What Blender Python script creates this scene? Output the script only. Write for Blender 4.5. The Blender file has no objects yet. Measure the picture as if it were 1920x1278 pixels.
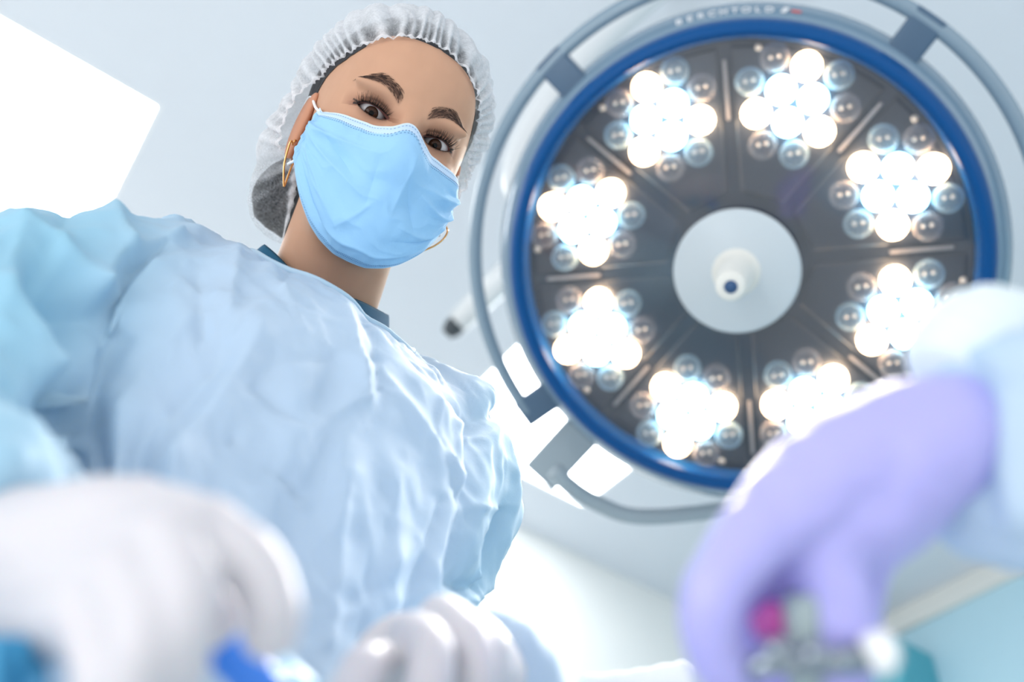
import bpy, bmesh, math, random
import numpy as np
from mathutils import Vector, Matrix, noise

random.seed(7)
np.random.seed(7)
C = bpy.context.scene.collection
PI = math.pi

# ------------------------------------------------------------ camera, light, exposure
FPX = 1867.0
CAM_H = 0.92
up_c = np.array([0.07872225, -0.68709232, 0.72229284])      # the room's vertical seen from the camera
ax_c = np.array([0.82094368, 0.45572611, 0.34404242])       # room x (along the left wall)
ay_c = np.cross(up_c, ax_c)
RW = np.array([ax_c, ay_c, up_c])                            # camera axes (right, down, forward) -> room axes
CAM = np.array([0.0, 0.0, CAM_H])
def cw(p):
    """camera axes -> room coordinates"""
    return RW @ np.asarray(p, float) + CAM
def cdir(p):
    return RW @ np.asarray(p, float)
def P(px, py, d):
    return cw([(px - 960) / FPX * d, (py - 639) / FPX * d, d])
cam_data = bpy.data.cameras.new('camera'); cam = bpy.data.objects.new('camera', cam_data); C.objects.link(cam)
r_, d_, f_ = cdir([1, 0, 0]), cdir([0, 1, 0]), cdir([0, 0, 1])
cam.matrix_world = Matrix(((r_[0], -d_[0], -f_[0], CAM[0]), (r_[1], -d_[1], -f_[1], CAM[1]), (r_[2], -d_[2], -f_[2], CAM[2]), (0, 0, 0, 1)))
cam_data.sensor_width = 36.0
cam_data.lens = FPX / 1920 * 36.0
cam_data.clip_start = 0.01
cam_data.dof.use_dof = True
cam_data.dof.focus_distance = 0.875
cam_data.dof.aperture_fstop = 2.5
bpy.context.scene.camera = cam

world = bpy.data.worlds.new('world'); bpy.context.scene.world = world
world.use_nodes = True
world.node_tree.nodes['Background'].inputs[0].default_value = (0.95, 0.98, 1.0, 1)
world.node_tree.nodes['Background'].inputs[1].default_value = 0.75
sc = bpy.context.scene
sc.view_settings.view_transform = 'Standard'
sc.view_settings.look = 'None'
sc.view_settings.gamma = 1.0
sc.view_settings.use_curve_mapping = False
sc.view_settings.exposure = 0.76
sc.cycles.use_denoising = True
sc.cycles.max_bounces = 8
sc.cycles.sample_clamp_indirect = 6.0
def area(name, loc, target, size, power, color=(1, 1, 1), size_y=None):
    l = bpy.data.lights.new(name, 'AREA'); l.energy = power; l.color = color; l.size = size
    if size_y: l.shape = 'RECTANGLE'; l.size_y = size_y
    o = bpy.data.objects.new(name, l); C.objects.link(o)
    o.location = loc
    o.rotation_euler = (Vector(target) - Vector(loc)).to_track_quat('-Z', 'Y').to_euler()
    return o
# added soft fill light from behind and left of the camera
area('fill_light', cw([-1.3, -0.6, -0.9]), cw([-0.15, -0.1, 0.85]), 1.2, 9, (0.95, 0.98, 1.0))

BEAM = 6.5          # watts of each of the surgical lamp's eight beams
# ------------------------------------------------------------ helpers
def mesh_obj(name, verts, faces, mat=None, parent=None, smooth=True):
    me = bpy.data.meshes.new(name)
    me.from_pydata([tuple(map(float, v)) for v in verts], [], [tuple(int(i) for i in f) for f in faces])
    me.update()
    if smooth: me.polygons.foreach_set('use_smooth', [True] * len(me.polygons))
    if mat: me.materials.append(mat)
    o = bpy.data.objects.new(name, me); C.objects.link(o)
    if parent: 
        o.parent = parent
        o.matrix_parent_inverse = parent.matrix_world.inverted() if parent.get('_world_children') else Matrix.Identity(4)
    return o
def bm_obj(name, bm, mat=None, parent=None, smooth=True):
    me = bpy.data.meshes.new(name); bm.to_mesh(me); bm.free()
    if smooth: me.polygons.foreach_set('use_smooth', [True] * len(me.polygons))
    if mat: me.materials.append(mat)
    o = bpy.data.objects.new(name, me); C.objects.link(o)
    if parent: o.parent = parent
    return o
def tag(o, label=None, cat=None, group=None, kind=None):
    for k, v in (('label', label), ('category', cat), ('group', group), ('kind', kind)):
        if v: o[k] = v
    return o
def empty(name, mw, label, cat, group=None):
    o = bpy.data.objects.new(name, None); C.objects.link(o)
    o.empty_display_size = 0.05
    o.matrix_world = mw
    return tag(o, label, cat, group)
def local(root, pts):
    """room coordinates -> coordinates of the root"""
    M = np.array(root.matrix_world.inverted())
    pts = np.asarray(pts, float)
    return pts @ M[:3, :3].T + M[:3, 3]
def mat(name, color, rough=0.5, metal=0.0, emit=None, estr=0.0, **kw):
    m = bpy.data.materials.new(name); m.use_nodes = True
    b = m.node_tree.nodes['Principled BSDF']
    b.inputs['Base Color'].default_value = (*color, 1); b.inputs['Roughness'].default_value = rough
    b.inputs['Metallic'].default_value = metal
    if emit: b.inputs['Emission Color'].default_value = (*emit, 1); b.inputs['Emission Strength'].default_value = estr
    for k, v in kw.items(): b.inputs[k.replace('_', ' ')].default_value = v
    return m
def add_noise(m, scale, c1, c2, bump=0.0, detail=4, coord='Object', bscale=None, bdist=0.001):
    nt = m.node_tree; b = nt.nodes['Principled BSDF']
    tc = nt.nodes.new('ShaderNodeTexCoord'); n = nt.nodes.new('ShaderNodeTexNoise')
    n.inputs['Scale'].default_value = scale; n.inputs['Detail'].default_value = detail
    nt.links.new(tc.outputs[coord], n.inputs['Vector'])
    r = nt.nodes.new('ShaderNodeValToRGB'); r.color_ramp.elements[0].color = (*c1, 1); r.color_ramp.elements[1].color = (*c2, 1)
    r.color_ramp.elements[0].position = 0.3; r.color_ramp.elements[1].position = 0.7
    nt.links.new(n.outputs['Fac'], r.inputs['Fac']); nt.links.new(r.outputs['Color'], b.inputs['Base Color'])
    if bump:
        n2 = nt.nodes.new('ShaderNodeTexNoise'); n2.inputs['Scale'].default_value = bscale or scale; n2.inputs['Detail'].default_value = 5
        nt.links.new(tc.outputs[coord], n2.inputs['Vector'])
        bp = nt.nodes.new('ShaderNodeBump'); bp.inputs['Strength'].default_value = bump; bp.inputs['Distance'].default_value = bdist
        nt.links.new(n2.outputs['Fac'], bp.inputs['Height']); nt.links.new(bp.outputs['Normal'], b.inputs['Normal'])
    return m
def revolve(profile, seg=96, arc=2 * PI):
    """profile: list of (radius, z) -> closed surface of revolution about z"""
    vs, fs = [], []
    n = len(profile)
    closed = abs(arc - 2 * PI) < 1e-6
    ns = seg if closed else seg + 1
    for i in range(ns):
        a = arc * i / seg
        for r, z in profile: vs.append((r * math.cos(a), r * math.sin(a), z))
    for i in range(seg):
        j = (i + 1) % ns
        for k in range(n - 1): fs.append((i * n + k, j * n + k, j * n + k + 1, i * n + k + 1))
    return vs, fs
def tube_path(path, rad, seg=14, closed=False, caps=True, squash=None):
    """sweep a circle along 3D points; rad scalar or list"""
    pts = [Vector(tuple(map(float, p))) for p in path]; n = len(pts)
    rads = [float(r) for r in rad] if hasattr(rad, '__len__') else [rad] * n
    vs, fs = [], []
    t0 = (pts[1] - pts[0]).normalized()
    nrm = t0.orthogonal().normalized()
    prev = t0
    for i, p in enumerate(pts):
        if closed: t = (pts[(i + 1) % n] - pts[i - 1]).normalized()
        else: t = (pts[min(i + 1, n - 1)] - pts[max(i - 1, 0)]).normalized()
        q = prev.rotation_difference(t); nrm = (q @ nrm).normalized(); prev = t
        b = t.cross(nrm)
        for s in range(seg):
            a = 2 * PI * s / seg
            vs.append(p + rads[i] * (math.cos(a) * nrm + math.sin(a) * b * (squash or 1)))
    for i in range(n if closed else n - 1):
        j = (i + 1) % n
        for s in range(seg):
            fs.append((i * seg + s, i * seg + (s + 1) % seg, j * seg + (s + 1) % seg, j * seg + s))
    if caps and not closed:
        fs.append(tuple(range(seg))[::-1]); fs.append(tuple((n - 1) * seg + s for s in range(seg)))
    return vs, fs
def smooth_path(ctrl, n):
    """Catmull-Rom through control points (any dimension)"""
    c = np.asarray(ctrl, float)
    e = np.vstack([2 * c[0] - c[1], c, 2 * c[-1] - c[-2]])
    out = []
    for t in np.linspace(0, len(c) - 1, n):
        i = min(int(t), len(c) - 2); u = t - i
        p0, p1, p2, p3 = e[i], e[i + 1], e[i + 2], e[i + 3]
        out.append(0.5 * ((2 * p1) + (-p0 + p2) * u + (2 * p0 - 5 * p1 + 4 * p2 - p3) * u * u + (-p0 + 3 * p1 - 3 * p2 + p3) * u ** 3))
    return np.array(out)
def box(sx, sy, sz, center=(0, 0, 0), bevel=0.0, seg=2):
    bm = bmesh.new(); bmesh.ops.create_cube(bm, size=1)
    bmesh.ops.scale(bm, vec=(sx, sy, sz), verts=bm.verts); bmesh.ops.translate(bm, vec=center, verts=bm.verts)
    if bevel: bmesh.ops.bevel(bm, geom=bm.edges[:], offset=bevel, segments=seg, affect='EDGES', profile=0.6)
    return bm

# ------------------------------------------------------------ room shell
CEIL = CAM_H + 2.0
corner_dir = RW @ np.array([(1501 - 960) / FPX, (1239 - 639) / FPX, 1.0])
CORNER = corner_dir * (2.0 / corner_dir[2])
CX, CY = CORNER[0], CORNER[1]
M_ceil = mat('ceiling_paint', (0.77, 0.79, 0.83), 0.9); add_noise(M_ceil, 1.5, (0.74, 0.77, 0.82), (0.76, 0.79, 0.84), 0.1, bscale=60)
M_wall = mat('white_paint', (0.88, 0.88, 0.86), 0.85); add_noise(M_wall, 2, (0.87, 0.87, 0.85), (0.90, 0.90, 0.88), 0.1, bscale=80)
M_cyan = mat('cyan_paint', (0.52, 0.76, 0.87), 0.7); add_noise(M_cyan, 2, (0.51, 0.75, 0.86), (0.54, 0.78, 0.88), 0.1, bscale=80)
M_floor = mat('pale_vinyl', (0.75, 0.78, 0.78), 0.4); add_noise(M_floor, 6, (0.72, 0.75, 0.76), (0.78, 0.8, 0.8))
M_trim = mat('trim_paint', (0.82, 0.82, 0.78), 0.6)
print('corner', CORNER, 'A', RW @ ax_c, 'ay', RW @ ay_c)
X0, X1, Y0, Y1 = -2.6, CX, -2.4, CY
T = 0.12
PAN = [(-0.72, -0.12, 1.553, 2.137), (0.965, 1.563, 1.553, 2.137)]
# ceiling slab with the two light openings left out
def ceiling():
    xs = sorted({X0 - T, X1 + T} | {v for p in PAN for v in p[:2]})
    ys = sorted({Y0 - T, Y1 + T} | {v for p in PAN for v in p[2:]})
    bm = bmesh.new()
    vg = {}
    def v(x, y, z):
        if (x, y, z) not in vg: vg[(x, y, z)] = bm.verts.new((x, y, z))
        return vg[(x, y, z)]
    z0, z1 = CEIL, CEIL + 0.1
    hole = set()
    for i in range(len(xs) - 1):
        for j in range(len(ys) - 1):
            xm, ym = (xs[i] + xs[i + 1]) / 2, (ys[j] + ys[j + 1]) / 2
            if any(p[0] < xm < p[1] and p[2] < ym < p[3] for p in PAN): hole.add((i, j)); continue
            a, b, c, d = xs[i], xs[i + 1], ys[j], ys[j + 1]
            bm.faces.new((v(a, c, z0), v(a, d, z0), v(b, d, z0), v(b, c, z0)))
            bm.faces.new((v(a, c, z1), v(b, c, z1), v(b, d, z1), v(a, d, z1)))
    bm.edges.ensure_lookup_table()
    for e in [e for e in bm.edges if len(e.link_faces) == 1 and abs(e.verts[0].co.z - z0) < 1e-6]:
        a, b = e.verts
        bm.faces.new((v(*a.co[:2], z0), v(*b.co[:2], z0), v(*b.co[:2], z1), v(*a.co[:2], z1))) if False else None
    for (i, j) in hole:
        a, b, c, d = xs[i], xs[i + 1], ys[j], ys[j + 1]
        for p, q in (((a, c), (b, c)), ((b, c), (b, d)), ((b, d), (a, d)), ((a, d), (a, c))):
            bm.faces.new((v(*p, z0), v(*q, z0), v(*q, z1), v(*p, z1)))
    return bm
tag(bm_obj('ceiling', ceiling(), M_ceil, smooth=False), kind='structure')
tag(bm_obj('floor', box(X1 - X0 + 2 * T, Y1 - Y0 + 2 * T, 0.1, ((X0 + X1) / 2, (Y0 + Y1) / 2, -0.05)), M_floor, smooth=False), kind='structure')
tag(bm_obj('wall_left', box(X1 - X0 + 2 * T, T, CEIL, ((X0 + X1) / 2, Y1 + T / 2, CEIL / 2)), M_wall, smooth=False), kind='structure')
tag(bm_obj('wall_right', box(T, Y1 - Y0, CEIL, (X1 + T / 2, (Y0 + Y1) / 2, CEIL / 2)), M_cyan, smooth=False), kind='structure')
tag(bm_obj('trim_1', box(0.02, Y1 - Y0, 0.085, (X1 - 0.01, (Y0 + Y1) / 2, CEIL - 0.0425), 0.004), M_trim, smooth=False), kind='structure')
tag(bm_obj('baseboard_right', box(0.015, Y1 - Y0, 0.09, (X1 - 0.0075, (Y0 + Y1) / 2, 0.045), 0.003), M_trim, smooth=False), kind='structure')
tag(bm_obj('baseboard_left', box(X1 - X0, 0.015, 0.09, ((X0 + X1) / 2, Y1 - 0.0075, 0.045), 0.003), M_trim, smooth=False), kind='structure')
M_panel = mat('lit_panel', (1, 1, 1), 0.4, emit=(0.97, 0.99, 1.0), estr=5.5)
M_frame = mat('panel_frame', (0.85, 0.86, 0.87), 0.5)
for i, (a, b, c, d) in enumerate(PAN):
    cx, cy = (a + b) / 2, (c + d) / 2
    root = empty('ceiling_light', Matrix.Translation((cx, cy, CEIL)),
                 ('square glowing ceiling panel at the upper left, above the gowned shoulder', 'square glowing ceiling panel partly hidden behind the round lamp and its bracket')[i],
                 'ceiling light', 'recessed ceiling light panels')
    bm_obj('diffuser', box(b - a - 0.024, d - c - 0.024, 0.012, (0, 0, 0.010), 0.002), M_panel, root, False)
    bm = bmesh.new()
    for sx, sy, x, y in ((b - a, 0.012, 0, (d - c) / 2 - 0.006), (b - a, 0.012, 0, -(d - c) / 2 + 0.006), (0.012, d - c - 0.024, (b - a) / 2 - 0.006, 0), (0.012, d - c - 0.024, -(b - a) / 2 + 0.006, 0)):
        r = bmesh.ops.create_cube(bm, size=1)['verts']
        bmesh.ops.scale(bm, vec=(sx, sy, 0.016), verts=r); bmesh.ops.translate(bm, vec=(x, y, 0.008), verts=r)
    bm_obj('frame', bm, M_frame, root, False)

# ------------------------------------------------------------ surgical lamp
# lamp frame: origin in the plane of the lens ring, z towards the patient, x = image right, y = image up
LC = np.array([0.33, -0.1099, 1.45])
ln = np.array([-0.2644146, 0.20698851, -0.94193454])
le1 = np.array([0.9644091, 0.05675059, -0.25825269])
le2 = np.array([0.0, -0.97669603, -0.21462728])
e1w, e2w, nw, cw_ = cdir(le1), cdir(le2), cdir(ln), cw(LC)
LM = Matrix(((e1w[0], e2w[0], nw[0], cw_[0]), (e1w[1], e2w[1], nw[1], cw_[1]), (e1w[2], e2w[2], nw[2], cw_[2]), (0, 0, 0, 1)))
lamp = empty('surgical_lamp', LM, 'large round operating lamp with a blue rim and eight clusters of glowing lenses', 'surgical lamp')
M_blue = mat('blue_rim', (0.0, 0.075, 0.26), 0.3, Specular_IOR_Level=0.2)
M_grey = mat('lamp_housing', (0.17, 0.27, 0.37), 0.22, Coat_Weight=0.8)
M_back = mat('lamp_shell', (0.78, 0.80, 0.81), 0.3, Coat_Weight=0.5)
M_dark = mat('lamp_face', (0.028, 0.036, 0.055), 0.25, 0.2)
M_mod = mat('module_face', (0.030, 0.037, 0.055), 0.3, 0.2)
M_hub = mat('hub_plate', (0.62, 0.68, 0.72), 0.35)
M_handle = mat('handle_cream', (0.86, 0.84, 0.78), 0.35)
M_dot = mat('navy_plug', (0.03, 0.09, 0.22), 0.4)
M_rail = mat('rail_grey', (0.20, 0.29, 0.37), 0.18, Coat_Weight=0.7)
M_brk = mat('bracket_grey', (0.07, 0.13, 0.21), 0.4)
M_yoke = mat('yoke_grey', (0.36, 0.43, 0.48), 0.35)
M_text = mat('lettering_white', (0.85, 0.87, 0.9), 0.5)
M_red = mat('logo_red', (0.75, 0.12, 0.10), 0.5)
def rev(name, prof, m, parent=lamp, seg=128):
    v, f = revolve(prof, seg)
    return mesh_obj(name, v, f, m, parent)
RI, RO = 0.3163, 0.3447
# dark recessed face
rev('face_plate', [(0.0, -0.022), (0.315, -0.022), (0.322, -0.020), (0.322, -0.03), (0.0, -0.03)], M_dark)
# blue rim, rounded and proud of the face
rev('blue_rim', [(0.3195, -0.028), (0.3185, 0.010), (0.3190, 0.026), (0.3225, 0.034), (0.3290, 0.034), (0.3370, 0.026), (0.3430, 0.012), (0.3450, 0.000), (0.3440, -0.008), (0.33, -0.012), (0.3195, -0.028)], M_blue)
# grey flared band with the lettering, and the pale shell behind it
rev('outer_band', [(0.343, 0.004), (0.3475, 0.002), (0.3680, -0.024), (0.3695, -0.034), (0.366, -0.044), (0.345, -0.046)], M_grey)
rev('back_shell', [(0.364, -0.042), (0.366, -0.050), (0.366, -0.066), (0.352, -0.090), (0.31, -0.110), (0.20, -0.130), (0.08, -0.138), (0.0, -0.139)], M_back)
# hub and handle
rev('hub_plate', [(0.0, 0.070), (0.083, 0.0695), (0.0865, 0.067), (0.0877, 0.062), (0.086, 0.052), (0.070, 0.020), (0.066, -0.022)], M_hub)
hd = rev('handle', [(0.034, 0.069), (0.029, 0.074), (0.0245, 0.082), (0.0225, 0.130), (0.0200, 0.188), (0.0185, 0.196), (0.014, 0.199), (0.0, 0.199)], M_handle, seg=48)
rev('end_plug', [(0.0085, 0.198), (0.0085, 0.2005), (0.0, 0.201)], M_dot, hd, 32)

# eight lens modules
S0 = 2.082; RC = 0.2374; RHO = 0.0524
M_warm = mat('lens_warm_lit', (1, 1, 1), 0.3, emit=(1.0, 0.66, 0.36), estr=9)
M_cool = mat('lens_cool_lit', (1, 1, 1), 0.3, emit=(0.40, 0.82, 1.0), estr=7)
def lens_off(name, col, a):
    m = bpy.data.materials.new(name); m.use_nodes = True; nt = m.node_tree
    b = nt.nodes['Principled BSDF']; b.inputs['Base Color'].default_value = (*col, 1); b.inputs['Roughness'].default_value = 0.08
    b.inputs['Coat Weight'].default_value = 0.5
    tr = nt.nodes.new('ShaderNodeBsdfTransparent'); mx = nt.nodes.new('ShaderNodeMixShader'); fr = nt.nodes.new('ShaderNodeLayerWeight')
    fr.inputs['Blend'].default_value = 0.55
    ma = nt.nodes.new('ShaderNodeMath'); ma.operation = 'MULTIPLY_ADD'; ma.inputs[1].default_value = 0.55; ma.inputs[2].default_value = a
    nt.links.new(fr.outputs['Facing'], ma.inputs[0]); nt.links.new(ma.outputs[0], mx.inputs[0])
    nt.links.new(tr.outputs[0], mx.inputs[1]); nt.links.new(b.outputs[0], mx.inputs[2])
    nt.links.new(mx.outputs[0], nt.nodes['Material Output'].inputs['Surface'])
    return m
M_offc = lens_off('lens_cool_off', (0.40, 0.58, 0.72), 0.22)
M_offw = lens_off('lens_clear_off', (0.50, 0.46, 0.48), 0.10)
M_glint_metal = mat('glint_metal', (0.75, 0.62, 0.52), 0.25, 0.3)
M_cup = mat('reflector_cup', (0.22, 0.24, 0.27), 0.15, 0.8)
def lens_mesh(m, name):
    v, f = revolve([(0.0205, -0.004), (0.0205, 0.006), (0.0185, 0.012), (0.0130, 0.0165), (0.0065, 0.0185), (0.0, 0.019)], 24)
    me = bpy.data.meshes.new(name); me.from_pydata(v, [], f); me.update(); me.polygons.foreach_set('use_smooth', [True] * len(f)); me.materials.append(m)
    return me
LM_w, LM_c, LM_oc, LM_ow = lens_mesh(M_warm, 'lens'), lens_mesh(M_cool, 'lens'), lens_mesh(M_offc, 'lens'), lens_mesh(M_offw, 'lens')
bm = bmesh.new()
for dx in (-0.0055, 0.0055):
    r = bmesh.ops.create_icosphere(bm, subdivisions=1, radius=0.0034)['verts']; bmesh.ops.translate(bm, vec=(dx, 0.001, 0.004), verts=r)
glint_me = bpy.data.meshes.new('glint_pair'); bm.to_mesh(glint_me); bm.free(); glint_me.materials.append(M_glint_metal)  # bead pairs modelled in place of the highlight spots on the unlit lenses
# module base: a wedge plate with rounded corners, ribs at its borders
def wedge():
    a = PI / 8 - 0.022
    ring = []
    for r, t in ((0.105, -a * 0.8), (0.105, a * 0.8)): ring.append((r * math.cos(t), r * math.sin(t)))
    for t in np.linspace(a * 0.98, -a * 0.98, 13): ring.append((0.310 * math.cos(t), 0.310 * math.sin(t)))
    n = len(ring)
    cx, cy = 0.21, 0.0
    vs = [(x, y, -0.0215) for x, y in ring] + [(x, y, -0.0195) for x, y in ring] + [(cx + (x - cx) * 0.965, cy + (y - cy) * 0.965, -0.0178) for x, y in ring]
    fs = []
    for k in range(n):
        j = (k + 1) % n
        fs.append((k, j, n + j, n + k)); fs.append((n + k, n + j, 2 * n + j, 2 * n + k))
    fs.append(tuple(range(2 * n, 3 * n)))
    return vs, fs
wv, wf = wedge()
wme = bpy.data.meshes.new('led_module'); wme.from_pydata(wv, [], wf); wme.update(); wme.materials.append(M_mod)
bm = box(0.085, 0.005, 0.005, (0.250, 0, -0.0165), 0.002)
rib_me = bpy.data.meshes.new('divider_rib'); bm.to_mesh(rib_me); bm.free(); rib_me.materials.append(mat('rib_steel', (0.30, 0.28, 0.29), 0.35, 0.6))
scr = bmesh.new(); bmesh.ops.create_uvsphere(scr, u_segments=10, v_segments=6, radius=0.005); bmesh.ops.scale(scr, vec=(1, 1, 0.5), verts=scr.verts)
screw_me = bpy.data.meshes.new('screw'); scr.to_mesh(screw_me); scr.free(); screw_me.materials.append(M_glint_metal)
for k in range(8):
    th = S0 - k * PI / 4
    mo = bpy.data.objects.new('led_module', wme); C.objects.link(mo); mo.parent = lamp
    mo.rotation_euler = (0, 0, th)
    for j in range(3):                       # outward corner at angle 0 of the module frame
        a = j * 2 * PI / 3
        o = bpy.data.objects.new('lens', LM_w); C.objects.link(o); o.parent = mo; o.scale = (0.99, 0.99, 0.99); o.location = (RC + RHO * math.cos(a), RHO * math.sin(a), -0.004)
        b = a + PI / 3
        o = bpy.data.objects.new('lens', LM_c); C.objects.link(o); o.parent = mo; o.scale = (0.99, 0.99, 0.99); o.location = (RC + 0.5 * RHO * math.cos(b), 0.5 * RHO * math.sin(b), -0.004)
        for s in (-1, 1):
            c = b + s * math.radians(19.1)
            x, y = RC + 1.3229 * RHO * math.cos(c), 1.3229 * RHO * math.sin(c)
            o = bpy.data.objects.new('lens', LM_oc if s > 0 else LM_ow); C.objects.link(o); o.parent = mo; o.location = (x, y, -0.006)
            o = bpy.data.objects.new('glint_metal', glint_me); C.objects.link(o); o.parent = mo; o.location = (x, y, -0.006); o.rotation_euler = (0, 0, -th + 0.2)
    o = bpy.data.objects.new('screw', screw_me); C.objects.link(o); o.parent = mo; o.location = (0.298, 0.072, -0.0165)
    rb = bpy.data.objects.new('divider_rib', rib_me); C.objects.link(rb); rb.parent = lamp; rb.rotation_euler = (0, 0, th - PI / 8)
# thin clear cover over the lens ring
M_glass = bpy.data.materials.new('clear_cover'); M_glass.use_nodes = True
nt = M_glass.node_tree; nt.nodes.remove(nt.nodes['Principled BSDF'])
tr = nt.nodes.new('ShaderNodeBsdfTransparent'); gl = nt.nodes.new('ShaderNodeBsdfGlossy'); gl.inputs['Roughness'].default_value = 0.06
mx = nt.nodes.new('ShaderNodeMixShader'); fr = nt.nodes.new('ShaderNodeFresnel'); fr.inputs['IOR'].default_value = 1.8
nt.links.new(fr.outputs[0], mx.inputs[0]); nt.links.new(tr.outputs[0], mx.inputs[1]); nt.links.new(gl.outputs[0], mx.inputs[2]); nt.links.new(mx.outputs[0], nt.nodes['Material Output'].inputs['Surface'])
rev('clear_cover', [(0.088, 0.022), (0.3187, 0.022)], M_glass)

# hand rail ring, brackets, yoke
RR, ZR = 0.4085, -0.0202
def polar(r, deg, z): return (r * math.cos(math.radians(deg)), r * math.sin(math.radians(deg)), z)
def arc_tube(name, a0, a1, r, z, m, rad=0.0105, n=90):
    v, f = tube_path([polar(r, t, z) for t in np.linspace(a0, a1, n)], rad, 14, squash=1.25)
    return mesh_obj(name, v, f, m, lamp)
BRK = [55.5, 134.5, 218.0, -45.0]
arc_tube('hand_rail', -45, 218.5, RR, ZR, M_rail, n=160)
def bracket(deg, r0, r1, w, h, z, m, name='bracket', tw=0):
    bm = box(r1 - r0, w, h, ((r0 + r1) / 2, 0, z), 0.005, 3)
    o = bm_obj(name, bm, m, lamp); o.rotation_euler = (0, 0, math.radians(deg)); return o
for d in BRK: bracket(d, 0.345, 0.418, 0.047, 0.030, -0.024, M_brk)
yo = bracket(230.5, 0.352, 0.488, 0.064, 0.034, -0.068, M_yoke, 'yoke_arm')
# yoke tube running under the lamp to its suspension
def lp(px, py, d): return tuple(local(lamp, [P(px, py, d)])[0])
path = smooth_path([lp(1040, 880, 1.56), lp(1065, 908, 1.57), lp(1110, 938, 1.59), lp(1185, 966, 1.60), lp(1300, 962, 1.60), lp(1450, 938, 1.60), lp(1700, 880, 1.62), lp(1900, 760, 1.70), lp(2000, 560, 1.85)], 60)
v, f = tube_path(path, 0.0135, 16); mesh_obj('yoke_tube', v, f, M_yoke, lamp)
# suspension arm behind the lamp, from its back up to the ceiling
path = [lp(1180, 520, 1.62), lp(975, 360, 1.66), lp(1060, 150, 1.75), lp(1215, -10, 1.9), lp(1420, -160, 2.15), lp(1500, -330, 2.3)]
_e = P(1500, -330, 2.3); path += [tuple(local(lamp, [(_e[0], _e[1], (_e[2] + CEIL) / 2)])[0]), tuple(local(lamp, [(_e[0], _e[1], CEIL + 0.02)])[0])]
v, f = tube_path(smooth_path(path, 40), 0.030, 20); mesh_obj('suspension_arm', v, f, M_back, lamp)
# second arm of the same boom, soft in the background left of the lamp
M_joint = mat('joint_dark', (0.05, 0.06, 0.07), 0.5)
a, b = P(838, 628, 2.3), P(1130, 300, 2.3)
boom = empty('ceiling_boom', Matrix.Translation(Vector(tuple(b))), 'out-of-focus pale ceiling boom arm with a dark end knob behind the lamp', 'boom arm')
def bl(p): return tuple(np.asarray(p) - b)
v, f = tube_path([bl(P(858, 605, 2.3)), bl(P(960, 505, 2.3)), bl(P(1130, 300, 2.3))], [0.028, 0.034, 0.036], 20); mesh_obj('arm', v, f, M_back, boom)
v, f = tube_path([bl(P(838, 627, 2.3)), bl(P(848, 616, 2.3)), bl(P(860, 603, 2.3))], [0.014, 0.024, 0.022], 18); mesh_obj('end_knob', v, f, M_joint, boom)
top = P(1130, 300, 2.3)
v, f = tube_path([bl(top), bl((top[0], top[1], CEIL))], 0.045, 20); mesh_obj('ceiling_column', v, f, M_back, boom)

# lettering on the flared band, read from the patient's side
def letters():
    word = 'BERCHTOLD'
    a_start, a_end = 106.2, 86.1
    vs, fs, vs2, fs2 = [], [], [], []
    r0, z0, r1, z1 = 0.3475, 0.002, 0.3680, -0.024
    sl = math.hypot(r1 - r0, z1 - z0); ur, uz = (r1 - r0) / sl, (z1 - z0) / sl
    nr, nz = -uz, ur                       # outward normal of the band in (r, z)
    hgt = 0.0115; base = 0.008
    def put(tri_v, tri_f, ang, V, F):
        o = len(V)
        for x, y, z in tri_v:              # x along the band, y up the band, z proud
            r = r0 + ur * (base + y) + nr * (0.0006 + z); zz = z0 + uz * (base + y) + nz * (0.0006 + z)
            t = math.radians(ang) - x / 0.353
            V.append((r * math.cos(t), r * math.sin(t), zz))
        F += [tuple(i + o for i in f) for f in tri_f]
    for i, ch in enumerate(word):
        cu = bpy.data.curves.new('c', 'FONT'); cu.body = ch; cu.size = hgt * 1.42; cu.align_x = 'CENTER'; cu.extrude = 0.0003; cu.offset = 0.0004
        ob = bpy.data.objects.new('c', cu); C.objects.link(ob)
        dg = bpy.context.evaluated_depsgraph_get(); me = bpy.data.meshes.new_from_object(ob.evaluated_get(dg))
        put([tuple(v.co) for v in me.vertices], [tuple(p.vertices) for p in me.polygons], a_start + (a_end - a_start) * i / (len(word) - 1), vs, fs)
        bpy.data.objects.remove(ob); bpy.data.curves.remove(cu); bpy.data.meshes.remove(me)
    # emblem: a white slanted stroke and a red bar
    bar = lambda x0, x1, y0, y1, sk: ([(x0, y0, 0.0005), (x1, y0, 0.0005), (x1 + sk, y1, 0.0005), (x0 + sk, y1, 0.0005)], [(0, 1, 2, 3)])
    v, f = bar(-0.007, 0.000, 0.0, 0.013, 0.005); put(v, f, 82.6, vs, fs)
    v, f = bar(0.001, 0.014, 0.004, 0.009, 0.001); put(v, f, 81.6, vs2, fs2)
    a = mesh_obj('lettering', vs, fs, M_text, lamp, False); mesh_obj('red_mark', vs2, fs2, M_red, a, False)
letters()

# the lamp's own light: one beam per module, all aimed at the operating field
for k in range(8):
    th = S0 - k * PI / 4
    ld = bpy.data.lights.new('lamp_beam', 'SPOT'); ld.energy = BEAM; ld.color = (1.0, 0.94, 0.88); ld.shadow_soft_size = 0.045; ld.spot_size = math.radians(46); ld.spot_blend = 1.0
    lo = bpy.data.objects.new('lamp_beam', ld); C.objects.link(lo)
    pos = LM @ Vector((RC * math.cos(th), RC * math.sin(th), 0.03)); aim = LM @ Vector((0.0, 0.0, 1.1))
    lo.location = pos; lo.rotation_euler = (aim - pos).to_track_quat('-Z', 'Y').to_euler()
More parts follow.
